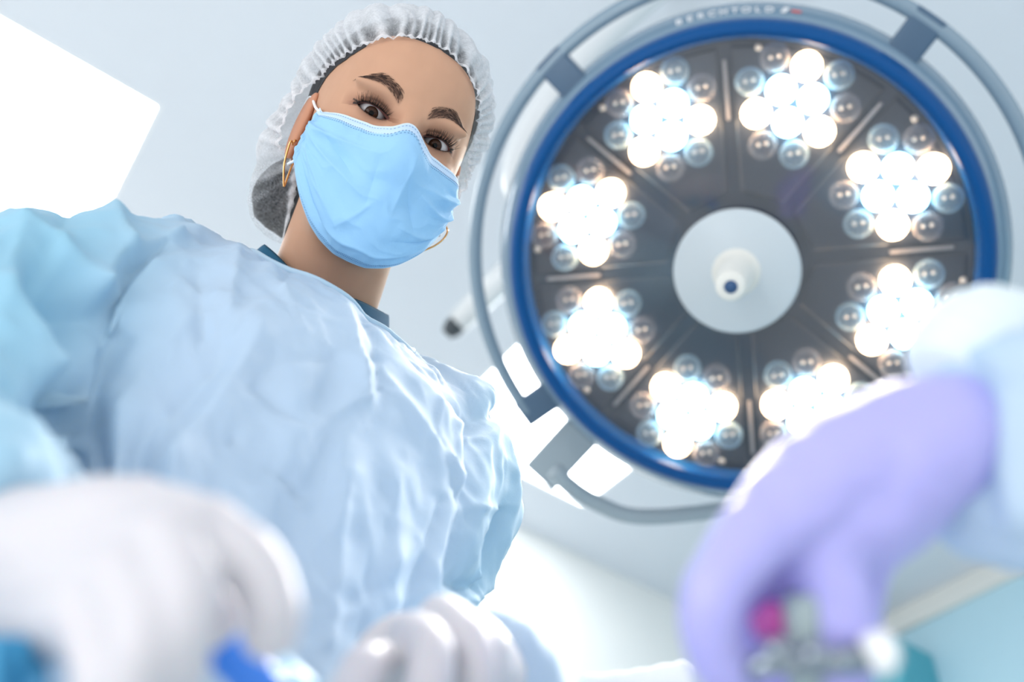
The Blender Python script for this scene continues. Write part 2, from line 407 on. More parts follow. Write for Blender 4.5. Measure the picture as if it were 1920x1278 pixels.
# ------------------------------------------------------------ signed distance tools
def el(p, c, r):
    r = np.asarray(r, float); q = (p - np.asarray(c)) / r
    k0 = np.linalg.norm(q, axis=-1); k1 = np.linalg.norm(q / r, axis=-1) + 1e-9
    return k0 * (k0 - 1) / k1
def cap(p, a, b, ra, rb):
    a, b = np.asarray(a, float), np.asarray(b, float); ab = b - a
    t = np.clip(((p - a) @ ab) / (ab @ ab), 0, 1)
    return np.linalg.norm(p - a - t[..., None] * ab, axis=-1) - (ra + (rb - ra) * t)
def smin(a, b, k):
    h = np.clip(0.5 + 0.5 * (b - a) / k, 0, 1)
    return b + (a - b) * h - k * h * (1 - h)
def smax(a, b, k): return -smin(-a, -b, k)
def both(fn, p, c, *a):
    return np.minimum(fn(p, c, *a), fn(p, (-c[0], c[1], c[2]), *a))
EYE = (0.0312, 0.0010, 0.0565)      # centre of her left eye in the head frame
def head_sdf(p, feat=True):
    d = el(p, (0, 0.030, -0.016), (0.0735, 0.090, 0.092))
    d = smin(d, el(p, (0, -0.028, 0.016), (0.0625, 0.080, 0.060)), 0.030)
    d = smin(d, el(p, (0, -0.078, 0.026), (0.046, 0.034, 0.046)), 0.022)
    d = smin(d, el(p, (0, -0.098, 0.060), (0.017, 0.014, 0.016)), 0.018)
    d = smin(d, both(el, p, (0.041, -0.030, 0.050), (0.019, 0.017, 0.016)), 0.014)
    d = smin(d, el(p, (0, 0.048, 0.040), (0.052, 0.034, 0.036)), 0.020)
    # eye sockets, brow ridge
    d = smax(d, -both(el, p, (0.034, 0.000, 0.083), (0.019, 0.0115, 0.0125)), 0.012)
    d = smin(d, both(el, p, (0.030, 0.0195, 0.0655), (0.024, 0.006, 0.0095)), 0.009)
    d = smin(d, both(el, p, EYE, (0.0172, 0.0142, 0.0132)), 0.005)
    # nose
    d = smin(d, cap(p, (0, 0.010, 0.070), (0, -0.034, 0.094), 0.0075, 0.0085), 0.010)
    d = smin(d, cap(p, (0, -0.040, 0.094), (0, -0.041, 0.0965), 0.0095, 0.0085), 0.006)
    d = smin(d, both(el, p, (0.0125, -0.043, 0.084), (0.0065, 0.0065, 0.009)), 0.005)
    # lips
    d = smin(d, el(p, (0, -0.066, 0.076), (0.024, 0.0055, 0.0085)), 0.006)
    d = smin(d, el(p, (0, -0.0745, 0.0755), (0.019, 0.006, 0.0085)), 0.003)
    # neck
    d = smin(d, cap(p, (0, -0.050, -0.030), NECK, 0.050, 0.056), 0.020)
    return d
NECK = (0.018, -0.210, -0.085)
O = np.array([0.0, 0.0, -0.005])
def sphdir(az, el_):
    return np.stack([np.sin(az) * np.cos(el_), np.sin(el_), np.cos(az) * np.cos(el_)], -1)
def march(fn, dirs, r0=0.30, it=70):
    """outermost surface along rays from O"""
    r = np.full(dirs.shape[:-1], r0)
    for _ in range(it):
        d = fn(O + r[..., None] * dirs)
        r = np.maximum(r - 0.8 * d, 0.01)
    return r
# head pose: found from the eyes, brows and ear in the photograph
HR = np.array([[0.85952135, 0.34843613, 0.37391885], [0.38756311, -0.92127374, -0.03239663], [0.33319346, 0.17276275, -0.92689544]])
HT = np.array([-0.11807332, -0.18307904, 0.92576358])
HRW = RW @ HR; HTW = cw(HT)
def hw(p): return np.asarray(p) @ HRW.T + HTW            # head frame -> room
def varspace(knots):
    """knots: list of (value, step) -> monotone samples with those steps"""
    out = [knots[0][0]]
    for (a, sa), (b, sb) in zip(knots, knots[1:]):
        n = max(1, int(round((b - a) / ((sa + sb) / 2))))
        ts = np.linspace(0, 1, n + 1)[1:]
        w = (sa * ts + (sb - sa) * ts ** 2 / 2); w /= w[-1]
        out += list(a + (b - a) * w)
    return np.array(out)
def attr_color(o, cols, name='tint'):
    ca = o.data.color_attributes.new(name, 'FLOAT_COLOR', 'POINT')
    ca.data.foreach_set('color', np.hstack([cols, np.ones((len(cols), 1))]).astype(np.float32).ravel())
def attr_mat(name, rough, attr='tint', **kw):
    m = mat(name, (1, 1, 1), rough, **kw); nt = m.node_tree
    a = nt.nodes.new('ShaderNodeAttribute'); a.attribute_name = attr
    nt.links.new(a.outputs['Color'], nt.nodes['Principled BSDF'].inputs['Base Color'])
    return m
def add_bump(m, scale, strength, dist=0.001, detail=5, ntype='ShaderNodeTexNoise'):
    nt = m.node_tree; tc = nt.nodes.new('ShaderNodeTexCoord'); n = nt.nodes.new(ntype); n.inputs['Scale'].default_value = scale
    if 'Detail' in n.inputs: n.inputs['Detail'].default_value = detail
    nt.links.new(tc.outputs['Object'], n.inputs['Vector'])
    bp = nt.nodes.new('ShaderNodeBump'); bp.inputs['Strength'].default_value = strength; bp.inputs['Distance'].default_value = dist
    nt.links.new(n.outputs[0], bp.inputs['Height']); nt.links.new(bp.outputs['Normal'], nt.nodes['Principled BSDF'].inputs['Normal'])
    return m
def fnoise(p, scale, octaves=3, seed=0.0):
    """cheap smooth pseudo-noise on numpy arrays"""
    p = np.asarray(p) * scale; out = 0; a = 1.0
    rs = np.random.RandomState(int(seed) + 11)
    for o in range(octaves):
        for _ in range(3):
            k = rs.randn(3); k /= np.linalg.norm(k); ph = rs.rand() * 6.28
            k2 = rs.randn(3); k2 /= np.linalg.norm(k2); ph2 = rs.rand() * 6.28
            out = out + a * np.sin(p @ k * 6.28 + ph + 1.5 * np.sin(p @ k2 * 4.1 + ph2)) / 3
        p = p * 2.03; a *= 0.5
    return out

# ------------------------------------------------------------ the nurse
nurse = empty('person', Matrix.Translation((HTW[0], HTW[1], 0.0)), 'woman in light blue surgical gown, blue face mask and white bouffant cap, looking down', 'person')
NL = np.array([HTW[0], HTW[1], 0.0])
def nl(p): return np.asarray(p) - NL

# --- head and neck
az = varspace([(-PI, 0.05), (-1.35, 0.04), (-0.95, 0.0062), (0.95, 0.0062), (1.35, 0.04), (PI, 0.05)])
ev = varspace([(-PI / 2 + 0.0003, 0.03), (-0.9, 0.03), (-0.32, 0.008), (0.52, 0.0062), (0.75, 0.02), (PI / 2 - 0.01, 0.05)])
AZ, EV = np.meshgrid(az, ev)
D = sphdir(AZ, EV)
Rr = march(head_sdf, D)
Ph = O + Rr[..., None] * D
# almond eye openings in (x, y) of the head frame
def almond(x, y, side):
    """signed value: <0 inside the opening. x measured outwards from the nose side"""
    u = (side * x - 0.0305) / 0.0142                       # -1 inner corner, +1 outer
    yc = 0.0012 * u - 0.0012
    uu = np.clip(u, -1, 1)
    top = yc + 0.0052 * (1 - uu ** 2) ** 0.62 * (1 + 0.08 * uu)
    bot = yc - 0.0044 * (1 - uu ** 2) ** 0.80
    h = np.maximum((y - top), (bot - y))
    return np.where(np.abs(u) < 1, h, 0.0142 * (np.abs(u) - 1) + 0.0001 + np.abs(y - yc) * 0.5), top, bot
x, y, z = Ph[..., 0], Ph[..., 1], Ph[..., 2]
front = (z > 0.03) & (np.abs(y) < 0.09)
sideA = np.where(x > 0, 1, -1)
aL, topL, botL = almond(x, y, sideA)
aL = np.where(front, aL, 1)
# snap rows of vertices near the opening on to its edge
near = np.abs(aL) < 0.00026
ytarget = np.where(np.abs(y - topL) < np.abs(y - botL), topL, botL)
Ph[..., 1] = np.where(near, ytarget, y)
inside = (aL < -0.00001) & ~near
# eye crease above the lid and slight lower lid fold
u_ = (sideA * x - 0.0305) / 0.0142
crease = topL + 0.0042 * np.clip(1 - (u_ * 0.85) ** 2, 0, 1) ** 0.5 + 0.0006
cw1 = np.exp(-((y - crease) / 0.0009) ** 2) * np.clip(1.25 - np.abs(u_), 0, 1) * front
lowf = np.exp(-((y - botL + 0.0065) / 0.0016) ** 2) * np.clip(1.1 - np.abs(u_), 0, 1) * front
Ph = Ph - D * (cw1 * 0.0013 + lowf * 0.0004)[..., None]
lidrim = np.exp(-np.clip(aL, 0, 1) / 0.0009) * front * (aL > -0.0003)
Ph = Ph + D * (lidrim * 0.0005)[..., None]
# colour: skin, eyeshadow, liner, lips
skin = np.array([0.60, 0.335, 0.215])
col = np.ones(Ph.shape) * skin
nz = fnoise(Ph, 30, 3)[..., None]
col = col * (1 + 0.03 * nz)
cheek = np.exp(-(((np.abs(x) - 0.045) / 0.022) ** 2 + ((y + 0.032) / 0.02) ** 2)) * front
col = col * (1 - cheek[..., None] * np.array([0.0, 0.10, 0.08]))
dy = y - topL
shadow = np.exp(-(np.clip(dy - 0.003, 0, 1) / 0.0065) ** 2) * (dy > -0.002) * np.clip(1.75 - np.abs(u_ - 0.05), 0, 1) ** 0.7 * front
shadow2 = np.exp(-(np.clip(botL - y, 0, 1) / 0.0045) ** 2) * (y < botL + 0.002) * np.clip(1.55 - np.abs(u_), 0, 1) ** 0.7 * front
sh = np.clip(shadow * 0.85 + shadow2 * 0.62, 0, 1)[..., None]
col = col * (1 - sh) + sh * np.array([0.27, 0.115, 0.070])
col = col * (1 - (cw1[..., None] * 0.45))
liner = np.exp(-(np.clip(dy, 0, 1) / (0.0009 + 0.0008 * np.clip(u_, 0, 1))) ** 2) * (dy > -0.0009) * (np.abs(u_ - 0.12) < 1.12) * front
wing = np.exp(-((y - (0.0008 + 0.0030 * (u_ - 0.85) / 0.4)) / 0.0009) ** 2) * (u_ > 0.8) * (u_ < 1.3) * front
liner2 = np.exp(-(np.clip(botL - y, 0, 1) / 0.0006) ** 2) * (y < botL + 0.0006) * (np.abs(u_) < 1) * front * 0.75
ln_ = np.clip(liner + wing + liner2, 0, 1)[..., None]
col = col * (1 - ln_) + ln_ * np.array([0.012, 0.008, 0.008])
lip = np.exp(-((x / 0.024) ** 4 + ((y + 0.070) / 0.009) ** 4)) * front
col = col * (1 - lip[..., None]) + lip[..., None] * np.array([0.5, 0.18, 0.16])
# colour under the brow hairs
def brow_curve(t):
    """t 0 inner .. 1 tail: centre line (x outwards, y) and half width"""
    xs = 0.0125 + 0.0390 * t
    ys = 0.0165 + 0.0115 * np.sin(np.clip(t / 0.62, 0, 1) * PI / 2) - 0.0060 * np.clip((t - 0.55) / 0.45, 0, 1) ** 1.4
    w = 0.0058 * (1 - 0.10 * t) * np.clip((1 - t) / 0.40, 0, 1) ** 0.55 * np.clip(t / 0.04 + 0.55, 0, 1)
    return xs, ys, w
tb = (sideA * x - 0.0125) / 0.0390
bx, by, bw = brow_curve(np.clip(tb, 0, 1))
bm_ = np.clip(1.25 - np.abs(y - by) / (bw + 1e-5), 0, 1) * np.clip((tb + 0.02) * 8, 0, 1) * (tb < 1) * front
col = col * (1 - 0.80 * bm_[..., None]) + 0.80 * bm_[..., None] * np.array([0.085, 0.038, 0.027])
ny, nx = AZ.shape
idx = np.arange(ny * nx).reshape(ny, nx)
fm = ~(inside[:-1, :-1] | inside[1:, :-1] | inside[:-1, 1:] | inside[1:, 1:])
a_, b_, c_, d_q = idx[:-1, :-1][fm], idx[:-1, 1:][fm], idx[1:, 1:][fm], idx[1:, :-1][fm]
faces = np.stack([a_, b_, c_, d_q], -1)
verts = nl(hw(Ph.reshape(-1, 3)))
colf = col.reshape(-1, 3)
# ears joined into the same mesh
def ear(side):
    vs, fs = [], []
    n, m = 28, 18
    for i in range(n):
        for j in range(m):
            t = i / (n - 1) * PI; s = 2 * PI * j / m
            # flattened shell with rolled rim and lobe
            yy = 0.033 * math.cos(t); w = 0.0165 * math.sin(t) ** 0.7 * (1.0 + 0.25 * math.cos(t))
            px_, pz = 0.0052 * math.cos(s) * math.sin(t) ** 0.5, w * math.sin(s)
            rim = 0.0025 * max(0, math.sin(s) * -1) * math.sin(t)
            vs.append((side * (0.0735 + px_ + rim + 0.10 * max(0, -pz)), -0.017 + yy * (1 if yy > 0 else 0.92), -0.014 + pz - 0.15 * yy * -1))
    for i in range(n - 1):
        for j in range(m):
            fs.append((i * m + j, i * m + (j + 1) % m, (i + 1) * m + (j + 1) % m, (i + 1) * m + j))
    return vs, fs
allv, allf, allc = [verts], [faces], [colf]
off = len(verts)
for s in (-1, 1):
    ev_, ef_ = ear(s)
    allv.append(nl(hw(np.array(ev_)))); allf.append(np.array(ef_) + off); allc.append(np.ones((len(ev_), 3)) * skin * np.array([0.95, 0.78, 0.72])); off += len(ev_)
V = np.vstack(allv); F = np.vstack(allf); Cc = np.vstack(allc)
M_skin = attr_mat('skin', 0.55, Specular_IOR_Level=0.3, Subsurface_Weight=0.12, Subsurface_Scale=0.006)
M_skin.node_tree.nodes['Principled BSDF'].inputs['Subsurface Radius'].default_value = (1.0, 0.35, 0.2)
add_bump(M_skin, 900, 0.10, 0.0004)
head = mesh_obj('head', V, F, M_skin, nurse)
attr_color(head, Cc)

M_lid = mat('lid_margin', (0.16, 0.06, 0.05), 0.35)
# --- eyes looking at the lens
M_eye = attr_mat('eye', 0.07, Specular_IOR_Level=0.18)
def eyeball(side):
    c = np.array([side * EYE[0] + 0.0016, EYE[1] + 0.0008, EYE[2] - 0.0012])
    cwld = hw(c); g = CAM - cwld; g = g / np.linalg.norm(g)
    gh = HRW.T @ g                                            # gaze in the head frame
    zax = np.array(gh); xax = np.cross([0, 1, 0], zax); xax /= np.linalg.norm(xax); yax = np.cross(zax, xax)
    vs, fs, cs = [], [], []
    ths = list(np.linspace(0, 0.56, 40)) + list(np.linspace(0.60, 2.6, 24)); m = 64
    for t in ths:
        r = 0.0132
        if t < 0.45: r += 0.0006 * (math.cos(t / 0.45 * PI / 2))
        for j in range(m):
            s = 2 * PI * j / m
            vs.append(c + r * (math.sin(t) * math.cos(s) * xax + math.sin(t) * math.sin(s) * yax + math.cos(t) * zax))
            k = t / 0.465
            if k < 0.36: cc = np.array([0.003, 0.003, 0.003])
            elif k < 1.0:
                rad = 0.5 + 0.5 * math.sin(s * 23 + 3 * math.sin(s * 7)); e = (k - 0.36) / 0.64
                cc = np.array([0.050, 0.020, 0.011]) * (0.55 + 0.9 * rad * (1 - e) + 0.35 * e) * (1 if e < 0.80 else max(0.25, 1 - (e - 0.80) * 3.7))
            else: cc = np.array([0.62, 0.60, 0.60]) * (0.55 + 0.45 * min(1, (k - 1) * 5)) * np.array([1, 0.97 - 0.05 * (k > 1.7), 0.97 - 0.05 * (k > 1.7)])
            cs.append(cc)
    n = len(ths)
    for i in range(n - 1):
        for j in range(m): fs.append((i * m + j, (i + 1) * m + j, (i + 1) * m + (j + 1) % m, i * m + (j + 1) % m))
    o = mesh_obj('eyeball', nl(hw(np.array(vs))), fs, M_eye, head)
    attr_color(o, np.array(cs))
for s in (-1, 1): eyeball(s)
# lid margins: a strip from the edge of the opening back to the eyeball
for s in (-1, 1):
    t = np.linspace(0, 2 * PI, 97)[:-1]
    u = np.cos(t); yc = 0.0012 * u - 0.0012
    up_y = yc + 0.0052 * np.clip(1 - u ** 2, 0, 1) ** 0.62 * (1 + 0.08 * u); lo_y = yc - 0.0044 * np.clip(1 - u ** 2, 0, 1) ** 0.80
    yy = np.where(np.sin(t) >= 0, up_y, lo_y); xx = s * (0.0305 + 0.0142 * u)
    a = None
    zz = np.full(xx.shape, 0.13)
    for _ in range(60): zz -= 0.7 * head_sdf(np.stack([xx, yy, zz], -1))
    ring0 = np.stack([xx * 1.0, yy * 1.03, zz + 0.0003], -1)
    cx_ = s * 0.0305
    ring1 = np.stack([cx_ + (xx - cx_) * 0.93, yy * 0.93, zz - 0.0012], -1)
    ring2 = np.stack([cx_ + (xx - cx_) * 0.97, yy * 1.0, zz - 0.0060], -1)
    vs = np.vstack([ring0, ring1, ring2]); n = 96
    fs = [(k * n + i, k * n + (i + 1) % n, (k + 1) * n + (i + 1) % n, (k + 1) * n + i) for k in range(2) for i in range(n)]
    lm = mesh_obj('eyelid_margin', nl(hw(vs)), fs, M_lid if s > -2 else None, head)
# pink inner corner
M_pink = mat('tear_duct', (0.55, 0.22, 0.18), 0.2)
for s in (-1, 1):
    bm = bmesh.new()
    r = bmesh.ops.create_icosphere(bm, subdivisions=2, radius=0.0021)['verts']
    bmesh.ops.scale(bm, vec=(1.1, 0.8, 0.8), verts=r)
    bmesh.ops.translate(bm, vec=(s * 0.0175, -0.0017, 0.0628), verts=r)
    me_v = np.array([tuple(v.co) for v in bm.verts]); me_f = [tuple(v.index for v in f.verts) for f in bm.faces]
    bm.free(); mesh_obj('tear_duct', nl(hw(me_v)), me_f, M_pink, head)

# surface lookup in the head frame for hairs
def on_face(xx, yy):
    """point of the head surface with these x, y (front side)"""
    xx, yy = np.atleast_1d(xx).astype(float), np.atleast_1d(yy).astype(float)
    zz = np.full(xx.shape, 0.13)
    for _ in range(60):
        zz -= 0.7 * head_sdf(np.stack([xx, yy, zz], -1))
    return np.stack([xx, yy, zz], -1)
def hair_strips(roots, mids, tips, w0, parent, name, m, nrm=(0, 0, 1)):
    vs, fs = [], []
    for a, b, c in zip(roots, mids, tips):
        t = c - a; s = np.cross(t, np.asarray(nrm, float)); s /= (np.linalg.norm(s) + 1e-9)
        o = len(vs)
        for k in range(5):
            u = k / 4; p = (1 - u) ** 2 * a + 2 * u * (1 - u) * b + u * u * c
            w = w0 * (1 - u * 0.85)
            vs += [p - s * w, p + s * w, p + np.cross(s, t / (np.linalg.norm(t) + 1e-9)) * w]
        for k in range(4):
            for e in range(3):
                fs.append((o + 3 * k + e, o + 3 * k + (e + 1) % 3, o + 3 * k + 3 + (e + 1) % 3, o + 3 * k + 3 + e))
    ob = mesh_obj(name, nl(hw(np.array(vs))), fs, m, parent)
    return ob
M_brow = mat('brow_hair', (0.045, 0.020, 0.014), 0.6)
M_lash = mat('lash_hair', (0.006, 0.005, 0.005), 0.5)
rs = np.random.RandomState(3)
for s in (-1, 1):
    t = rs.rand(420) ** 0.9; xs, ys, w = brow_curve(t); q = rs.rand(420) * 2 - 1
    x0 = xs + 0.0002 * rs.randn(420); y0 = ys + q * w
    L = 0.0042 * (1 - 0.3 * t); ang = np.radians(62 - 62 * np.clip(t / 0.45, 0, 1) - 22 * np.clip((t - 0.45) / 0.5, 0, 1) - q * 14)
    x1, y1 = x0 + L * np.cos(ang), y0 + L * np.sin(ang)
    a = on_face(s * x0, y0); c = on_face(s * x1, y1); b = (a + c) / 2
    for arr, lift in ((a, 0.0003), (b, 0.0008), (c, 0.0005)):
        dn = arr - O; arr += dn / np.linalg.norm(dn, axis=-1)[:, None] * lift
    tag(hair_strips(a, b, c, 0.00013, head, 'eyebrow', M_brow), kind='stuff')
    # lashes
    for up_, n, L0 in ((1, 58, 0.0095), (-1, 40, 0.0048)):
        u = np.linspace(-0.82, 1.0, n) + 0.01 * rs.randn(n)
        uu = np.clip(u, -1, 1); yc = 0.0012 * uu - 0.0012
        yy = (yc + 0.0052 * (1 - uu ** 2) ** 0.62 * (1 + 0.08 * uu)) if up_ > 0 else (yc - 0.0044 * (1 - uu ** 2) ** 0.80)
        xx = s * (0.0305 + 0.0142 * uu)
        a = on_face(xx, yy); a[:, 2] += 0.0002
        L = L0 * (0.8 + 0.35 * rs.rand(n)) * (0.75 + 0.35 * np.clip(u + 0.4, 0, 1))
        fan = u * 0.85 + 0.12 * rs.randn(n)
        dx = s * np.sin(fan); dyv = np.cos(fan)
        b = a + np.stack([dx * 0.25 * L, up_ * -0.02 * L, 0.62 * L], -1)
        c = a + np.stack([dx * 0.62 * L, up_ * (0.72 if up_ > 0 else 0.5) * dyv * L, 0.72 * L], -1)
        tag(hair_strips(a, b, c, 0.00030 if up_ > 0 else 0.00016, head, 'eyelashes', M_lash), kind='stuff')
# --- face mask
def mask_base(p):
    d = el(p, (0, -0.028, 0.016), (0.0625, 0.080, 0.060))
    d = smin(d, el(p, (0, -0.078, 0.026), (0.046, 0.034, 0.046)), 0.022)
    d = smin(d, el(p, (0, -0.098, 0.060), (0.017, 0.014, 0.016)), 0.018)
    d = smin(d, both(el, p, (0.041, -0.030, 0.050), (0.019, 0.017, 0.016)), 0.014)
    d = smin(d, cap(p, (0, 0.010, 0.070), (0, -0.034, 0.094), 0.0075, 0.0085), 0.010)
    d = smin(d, cap(p, (0, -0.040, 0.094), (0, -0.041, 0.0965), 0.0095, 0.0085), 0.016) - 0.003
    d = smin(d, cap(p, (0, -0.030, 0.084), (0, -0.085, 0.066), 0.016, 0.022), 0.03)
    d = smin(d, el(p, (0, -0.062, 0.030), (0.066, 0.072, 0.058)), 0.03)
    return smin(d, head_sdf(p) - 0.0022, 0.006)
M0 = np.array([0, -0.05, 0.0])
def tab(t, xs, ys): return np.interp(t, xs, ys)
def mask_top(a):
    b = np.abs(a)
    return tab(b, [0, 0.045, 0.14, 0.22, 0.40, 0.62, 0.82, 1.0, 1.2], [0.435, 0.425, 0.325, 0.335, 0.375, 0.385, 0.385, 0.44, 0.53]) - 0.05 * np.clip(a - 0.1, 0, 1)
def mask_bot(a):
    b = np.abs(a)
    return tab(b, [0, 0.22, 0.45, 0.60, 0.75, 0.90, 1.06, 1.2], [-0.87, -0.865, -0.79, -0.70, -0.55, -0.37, -0.19, -0.13])
nu, nv = 260, 190
ua = np.linspace(-1.2, 1.2, nu)
vv = np.linspace(0, 1, nv)
UA, VV = np.meshgrid(ua, vv)
ks = np.array([0.05, 0.2, 0.6, 0.2, 0.05])
sm = lambda arr: np.convolve(np.pad(arr, 6, mode='edge'), np.hanning(13) / np.hanning(13).sum(), mode='valid')
TOP, BOT = sm(mask_top(ua)), sm(mask_bot(ua))
EVm = TOP[None] + (BOT - TOP)[None] * VV
# gathered side edges draw inwards between pleats
side_w = np.clip((np.abs(UA) - 0.95) / 0.25, 0, 1) ** 2
UAx = UA - np.sign(UA) * side_w * 0.035 * (0.5 + 0.5 * np.cos(VV * 2 * PI * 3.2))
Dm = sphdir(UAx, EVm)
def march_from(fn, org, dirs, r0=0.2, it=60):
    r = np.full(dirs.shape[:-1], r0)
    for _ in range(it): r = np.maximum(r - 0.8 * fn(org + r[..., None] * dirs), 0.005)
    return r
rm = march_from(mask_base, M0, Dm)
Pm = M0 + rm[..., None] * Dm
# creases: three pleats that open from the sides, plus crumple
def crease(uA, vA, a, b, w, amp, sharp=True):
    """ridge along the segment a-b in (az, v) space"""
    a, b = np.array(a, float), np.array(b, float); ab = b - a
    px_, py_ = uA - a[0], (vA - a[1])
    t = np.clip((px_ * ab[0] + py_ * ab[1]) / (ab @ ab), 0, 1)
    d = np.hypot(px_ - t * ab[0], py_ - t * ab[1])
    fade = np.sin(np.clip(t, 0.02, 0.98) * PI) ** 0.5
    return amp * np.exp(-d / w if sharp else -(d / w) ** 2) * fade
disp = np.zeros_like(rm)
for a, b, w, amp in [((-1.15, 0.30), (-0.10, 0.22), 0.07, 0.0030), ((-1.15, 0.34), (0.05, 0.55), 0.07, 0.0026), ((-0.95, 0.50), (-0.25, 0.80), 0.08, 0.0022),
                     ((0.10, 0.15), (0.12, 0.55), 0.07, 0.0022), ((1.05, 0.32), (0.35, 0.28), 0.06, 0.0030), ((1.10, 0.62), (0.30, 0.34), 0.055, 0.0036),
                     ((1.05, 0.78), (0.20, 0.60), 0.06, 0.0026), ((-0.45, 0.86), (0.65, 0.84), 0.05, 0.0022), ((-0.05, 0.55), (-0.30, 0.80), 0.06, 0.0018),
                     ((0.12, 0.30), (0.45, 0.66), 0.06, -0.0022), ((-0.75, 0.24), (-0.30, 0.44), 0.08, -0.0020), ((-0.9, 0.72), (-0.35, 0.88), 0.05, -0.0018),
                     ((0.25, 0.72), (0.85, 0.74), 0.05, -0.0020), ((-0.15, 0.20), (-0.10, 0.60), 0.09, -0.0016)]:
    disp += crease(UA, VV, a, b, w * 0.65, amp * 1.5)
fn_ = fnoise(np.stack([UA * 0.09, VV * 0.15, UA * 0], -1), 12, 3, 5)
disp += 0.0022 * (1 - np.abs(fn_)) * np.clip(VV * 6, 0, 1)
for k in (0.28, 0.52, 0.76):            # stepped pleats near both sides
    disp += 0.0016 * np.clip((np.abs(UA) - 0.55) / 0.4, 0, 1) / (1 + np.exp(-(VV - k + 0.03 * np.sin(UA * 3)) * 90)) * np.exp(-np.clip(VV - k, 0, 1) / 0.10)
edge_f = np.clip(np.minimum(VV, 1 - VV) / 0.06, 0, 1)
disp = disp * edge_f
hem = np.exp(-((VV - 0.085) / 0.004) ** 2) * -0.0005 + np.exp(-((VV - 0.955) / 0.004) ** 2) * -0.0005
Pm = Pm + Dm * (disp + hem)[..., None]
# mask colour: pale binding at the top, blue cloth, slightly paler lower binding
mc = np.ones(Pm.shape) * np.array([0.33, 0.60, 0.87])
topb = np.clip((0.088 - VV) / 0.006, 0, 1)[..., None]; botb = np.clip((VV - 0.985) / 0.004, 0, 1)[..., None]
mc = mc * (1 - topb) + topb * np.array([0.58, 0.74, 0.94]); mc = mc * (1 - botb * 0.5) + botb * 0.5 * np.array([0.7, 0.85, 0.97])
edg = (np.clip((0.012 - VV) / 0.004, 0, 1))[..., None]; mc = mc * (1 - edg) + edg * np.array([0.75, 0.86, 0.97])
def grid_faces(ny, nx, mask=None, wrap=False, off=0):
    idx = np.arange(ny * nx).reshape(ny, nx) + off
    if wrap: idx = np.hstack([idx, idx[:, :1]])
    q = np.stack([idx[:-1, :-1], idx[1:, :-1], idx[1:, 1:], idx[:-1, 1:]], -1)
    return q[mask] if mask is not None else q.reshape(-1, 4)
def add_thickness(o, t, offset=-1):
    m = o.modifiers.new('thickness', 'SOLIDIFY'); m.thickness = t; m.offset = offset; return m
M_mask = attr_mat('mask_cloth', 0.75); add_bump(M_mask, 260, 0.35, 0.0008)
mo_ = mesh_obj('face_mask', nl(hw(Pm.reshape(-1, 3))), grid_faces(nv, nu), M_mask, nurse)
attr_color(mo_, mc.reshape(-1, 3)); add_thickness(mo_, 0.0008, 1)
# stitch marks: short pressed dashes in rows
M_stitch = mat('stitch_blue', (0.10, 0.22, 0.42), 0.8)
sv, sf = [], []
def sample_grid(a, v):
    fi = (a + 1.2) / 2.4 * (nu - 1); fj = v * (nv - 1)
    i, j = min(int(fi), nu - 2), min(int(fj), nv - 2); s, t = fi - i, fj - j
    return (Pm[j, i] * (1 - s) * (1 - t) + Pm[j, i + 1] * s * (1 - t) + Pm[j + 1, i] * (1 - s) * t + Pm[j + 1, i + 1] * s * t)
for v0, a0, a1, n in ((0.026, -1.12, 1.12, 84), (0.078, -1.0, 1.0, 84), (0.100, -1.12, 1.12, 84), (0.955, -1.0, 1.0, 100), (0.935, -0.9, 0.9, 90)):
    for k in range(n):
        a = a0 + (a1 - a0) * k / n; da = (a1 - a0) / n * 0.5
        dz = M0 * 0
        pts = [sample_grid(a, v0), sample_grid(a + da, v0), sample_grid(a + da, v0 + 0.0055), sample_grid(a, v0 + 0.0055)]
        c = (sum(pts) / 4 - M0); c = c / np.linalg.norm(c)
        o = len(sv); sv += [p + c * 0.0011 for p in pts]; sf.append((o, o + 3, o + 2, o + 1))
for side in (-1, 1):
    for i in range(4):
        for k in range(46):
            a = side * (1.13 - 0.045 * i); v = 0.10 + 0.84 * k / 46
            pts = [sample_grid(a, v), sample_grid(a + 0.012, v), sample_grid(a + 0.012, v + 0.004), sample_grid(a, v + 0.004)]
            c = (sum(pts) / 4 - M0); c = c / np.linalg.norm(c)
            o = len(sv); sv += [p + c * 0.0011 for p in pts]; sf.append((o, o + 3, o + 2, o + 1))
tag(mesh_obj('stitching', nl(hw(np.array(sv))), sf, M_stitch, mo_, False), kind='stuff')
# ear loops
M_loop = mat('white_elastic', (0.85, 0.86, 0.88), 0.7)
for s in (-1, 1):
    t = sample_grid(s * 1.12, 0.03); b = sample_grid(s * 1.12, 0.97)
    pth = smooth_path([t, t + np.array([s * 0.004, 0.006, -0.014]), (s * 0.0765, 0.012, -0.012), (s * 0.0775, 0.010, -0.030), (s * 0.074, -0.020, -0.036), (s * 0.070, -0.050, -0.018), b + np.array([s * 0.003, -0.002, -0.010]), b], 60)
    v, f = tube_path(pth, 0.0013, 8); mesh_obj('ear_loop', nl(hw(np.array([tuple(p) for p in v]))), f, M_loop, mo_)

